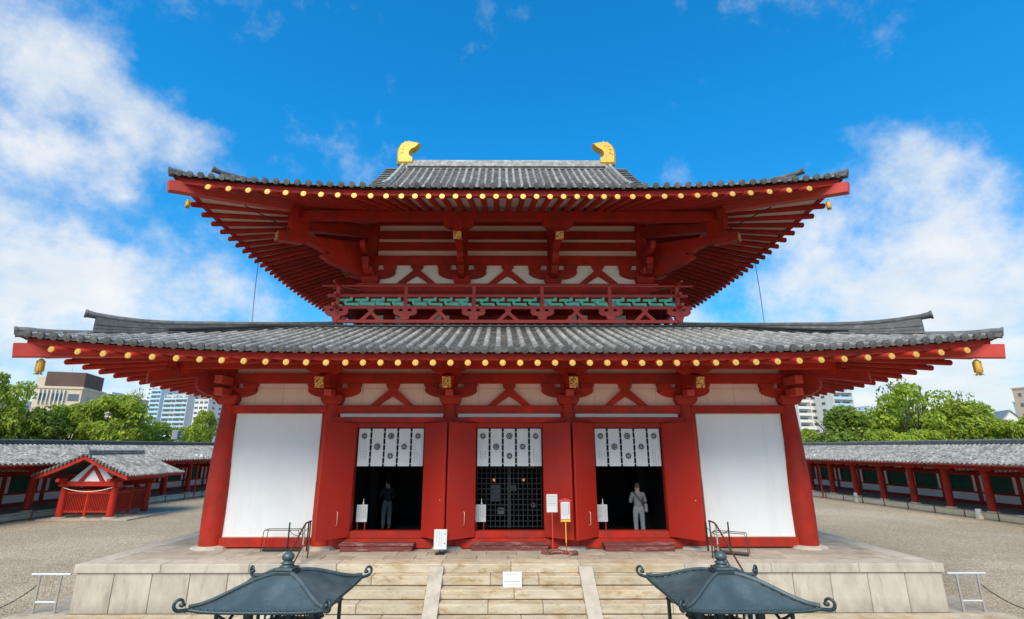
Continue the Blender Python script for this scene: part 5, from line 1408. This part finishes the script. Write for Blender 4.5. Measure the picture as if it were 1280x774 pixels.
# ================================================================ city beyond
BW=pm('pale_render',(.60,.58,.54),.9,.05,.2); BBE=pm('beige_render',(.55,.45,.33),.9,.06,.2); BBR=pm('brown_cladding',(.10,.055,.042),.8,.15,.5); BBL=pm('light_blue_parapet',(.33,.52,.62),.6,.06,.2); BGL=pm('far_glass',(.09,.12,.14),.25,.3,.2); BGR=pm('grey_roofing',(.20,.22,.24),.8,.1,.3); BTAN=pm('tan_render',(.50,.38,.27),.9,.05,.2); BLW=pm('blue_white_render',(.55,.64,.68),.9,.05,.2)
def building(label,u0,u1,vt,dist,depth,floors,bays,wall,par,rz=0,balc=True,blank=0.0,fh=None,cat='building'):
    p=ray_pt((u0+u1)/2,vt,dist); W=(u1-u0)/633*dist*1.01; H=p.z+1.1; fh=fh or 3.0
    t=thing('apartment_building' if balc else 'office_building',label,cat,(0,0,0),0,'city buildings beyond the trees')
    MB().box(-W/2,W/2,0,depth,0,H).build('wall',wall,t); MB().box(-W/2-.2,W/2+.2,-.2,depth+.2,H+.01,H+.5).build('roof',wall,t)
    fl=[H-fh*(k+1) for k in range(floors) if H-fh*(k+1)>0]
    me=MB(); me.box(-.5,.5,0,.1,0,1); wmesh=me.mesh('window',BGL); fm=MB(); fm.box(-.54,.54,-.06,0,-.05,0); fm.box(-.54,.54,-.06,0,1,1.04); fm=fm.mesh('window_frame',wall)
    x0=-W/2+blank*W; bw=(W-blank*W)/bays
    for z in fl:
        for b in range(bays):
            cx=x0+(b+.5)*bw; ww=bw*.72; hh=fh*(.62 if balc else .42); zz=z+(.25 if balc else .9)
            o=inst('window',wmesh,t,Matrix.Translation((cx,-.09,zz))@Matrix.Diagonal((ww,1,hh,1)))
        if balc:
            MB().box(x0+.1,W/2-.1,-1.5,-.0,z,z+.2).build('balcony_slab',wall,t); MB().box(x0+.15,W/2-.15,-1.5,-1.42,z+.2,z+1.25).build('balcony_parapet',par,t)
    if balc:
        for b in range(0,bays+1,2): MB().box(x0+b*bw-.12,x0+b*bw+.12,-1.55,-.0,0,H).build('dividing_wall',wall,t)
    if blank>0:
        for z in fl: inst('window',wmesh,t,Matrix.Translation((-W/2+blank*W*.5,-.09,z+1))@Matrix.Diagonal((blank*W*.3,1,fh*.35,1)))
    # windows on the side walls
    for sx in (-1,1):
        for z in fl:
            for k in range(2): MB().box(*sorted((sx*W/2,sx*(W/2+.06))),depth*(.25+.4*k),depth*(.25+.4*k)+depth*.14,z+.9,z+2.1).build('side_window',BGL,t)
    t.location=(p.x,p.y,-1.1); t.rotation_euler=(0,0,rz)
    return t,W,H,p
building('blue and white apartment tower with light blue balconies left of the hall',206,240,494,340,18,11,4,BW,BBL,R(-14),blank=.0)
building('pale blue tower block directly left of the balcony tower',181,207,484,365,20,12,2,BLW,BBL,R(-14),blank=.45)
building('small white block beside the left corner column of the hall',243,262,500,300,14,6,3,BW,BW,R(-10),balc=False)
building('low beige block between the office and the blue tower',118,160,499,260,14,5,5,BBE,BBE,R(-8),balc=False)
building('tiny blue-grey building top behind the left trees',122,140,491,380,12,6,2,BLW,BLW,0,balc=False)
t,W,H,p=building('beige office block with a dark brown rooftop cladding on the left',52,98,486,110,12,4,3,BBE,BBE,R(18),balc=False,fh=3.4)
MB().box(-W*.46,W*.44,.8,10.5,H+.5,H+4.0).build('brown_rooftop',BBR,t) if False else None
o=MB().box(-W*.40,W*.47,.8,10.5,H+.52,H+3.7).build('brown_rooftop',BBR,None); o.parent=t
o=MB().box(-W*.62,-W*.42,1.5,5,H*.6,H+2.6).build('stair_tower',BBE,None); o.parent=t
for k in range(7):
    o=MB().box(-W*.42+k*W*.09,-W*.40+k*W*.09,-.5,-.1,H-3.2,H-.2).build('louvre',BW,None); o.parent=t
o=MB().cyl((W*.12,1,H+.5),(W*.12,1,H+5.2),.08,n=6).build('antenna',BW,None); o.parent=t
building('pale apartment block with light blue balconies right of the hall',1034,1062,483,230,14,12,2,BW,BBL,R(12))
building('white apartment slab with narrow windows beside the right corner column',1008,1034,486,240,14,12,3,BW,BW,R(12),balc=False)
building('grey white balcony block behind the right corner column',990,1008,487,236,14,12,1,BW,BW,R(12))
building('distant small white block seen through the gap left of the spreading tree',1086,1103,508,420,14,8,3,BLW,BBL,R(10),balc=False)
building('tan building with small windows at the far right edge',1288,1330,485,180,7,6,4,BTAN,BTAN,R(16),balc=False,fh=3.6)
t=thing('grey_house','grey pitched roof house among the trees near the right edge','house',(0,0,0)); p=ray_pt(1262,514,120)
MB().prism([(-2.3,0),(2.3,0),(2.3,p.z-1.6),(0,p.z+1.1),(-2.3,p.z-1.6)],lambda a,b,q:(a,q,b),0,8).build('wall',BW,t)
for s in (-1,1): MB().prism([(0,p.z+1.15),(s*2.6,p.z-1.9),(s*2.6,p.z-1.6),(0,p.z+1.45)],lambda a,b,q:(a,q,b),-.3+.001*s,8.3).build('roof',BGR,t)
MB().box(-.6,.6,-.05,-.001,p.z-3.6,p.z-2.2).build('window',BGL,t)
t.location=(p.x,p.y,-1.1); t.rotation_euler=(0,0,R(-25))
for u0,dist in ((22,200),(-30,160),(1340,200)):
    building('%s white building partly hidden by trees'%({22:'low','-':''}.get(u0,'outlying')) if u0!=1340 else 'white building past the right edge of the picture',u0-30,u0+26,512 if u0==22 else 500,dist,14,4,5,BW,BW,0,balc=False)
# grey horn speaker pole behind the left gallery
p=ray_pt(221,540,52); t=thing('speaker_pole','grey loudspeaker on a pole among the trees behind the left gallery','pole',(p.x,p.y,-1.1))
MB().cyl((p.x,p.y,-1.1),(p.x,p.y,p.z-.1),.07,n=8).build('pole',STEEL,t); MB().cbox(p.x-.30,p.x+.30,p.y-.3,p.y+.3,p.z-.75,p.z+.15,.05).build('speaker_box',BGR,t)
MB().beam((p.x-.5,p.y,p.z-.5),(p.x+.2,p.y,p.z-.3),.08,.08).build('bracket',STEEL,t)
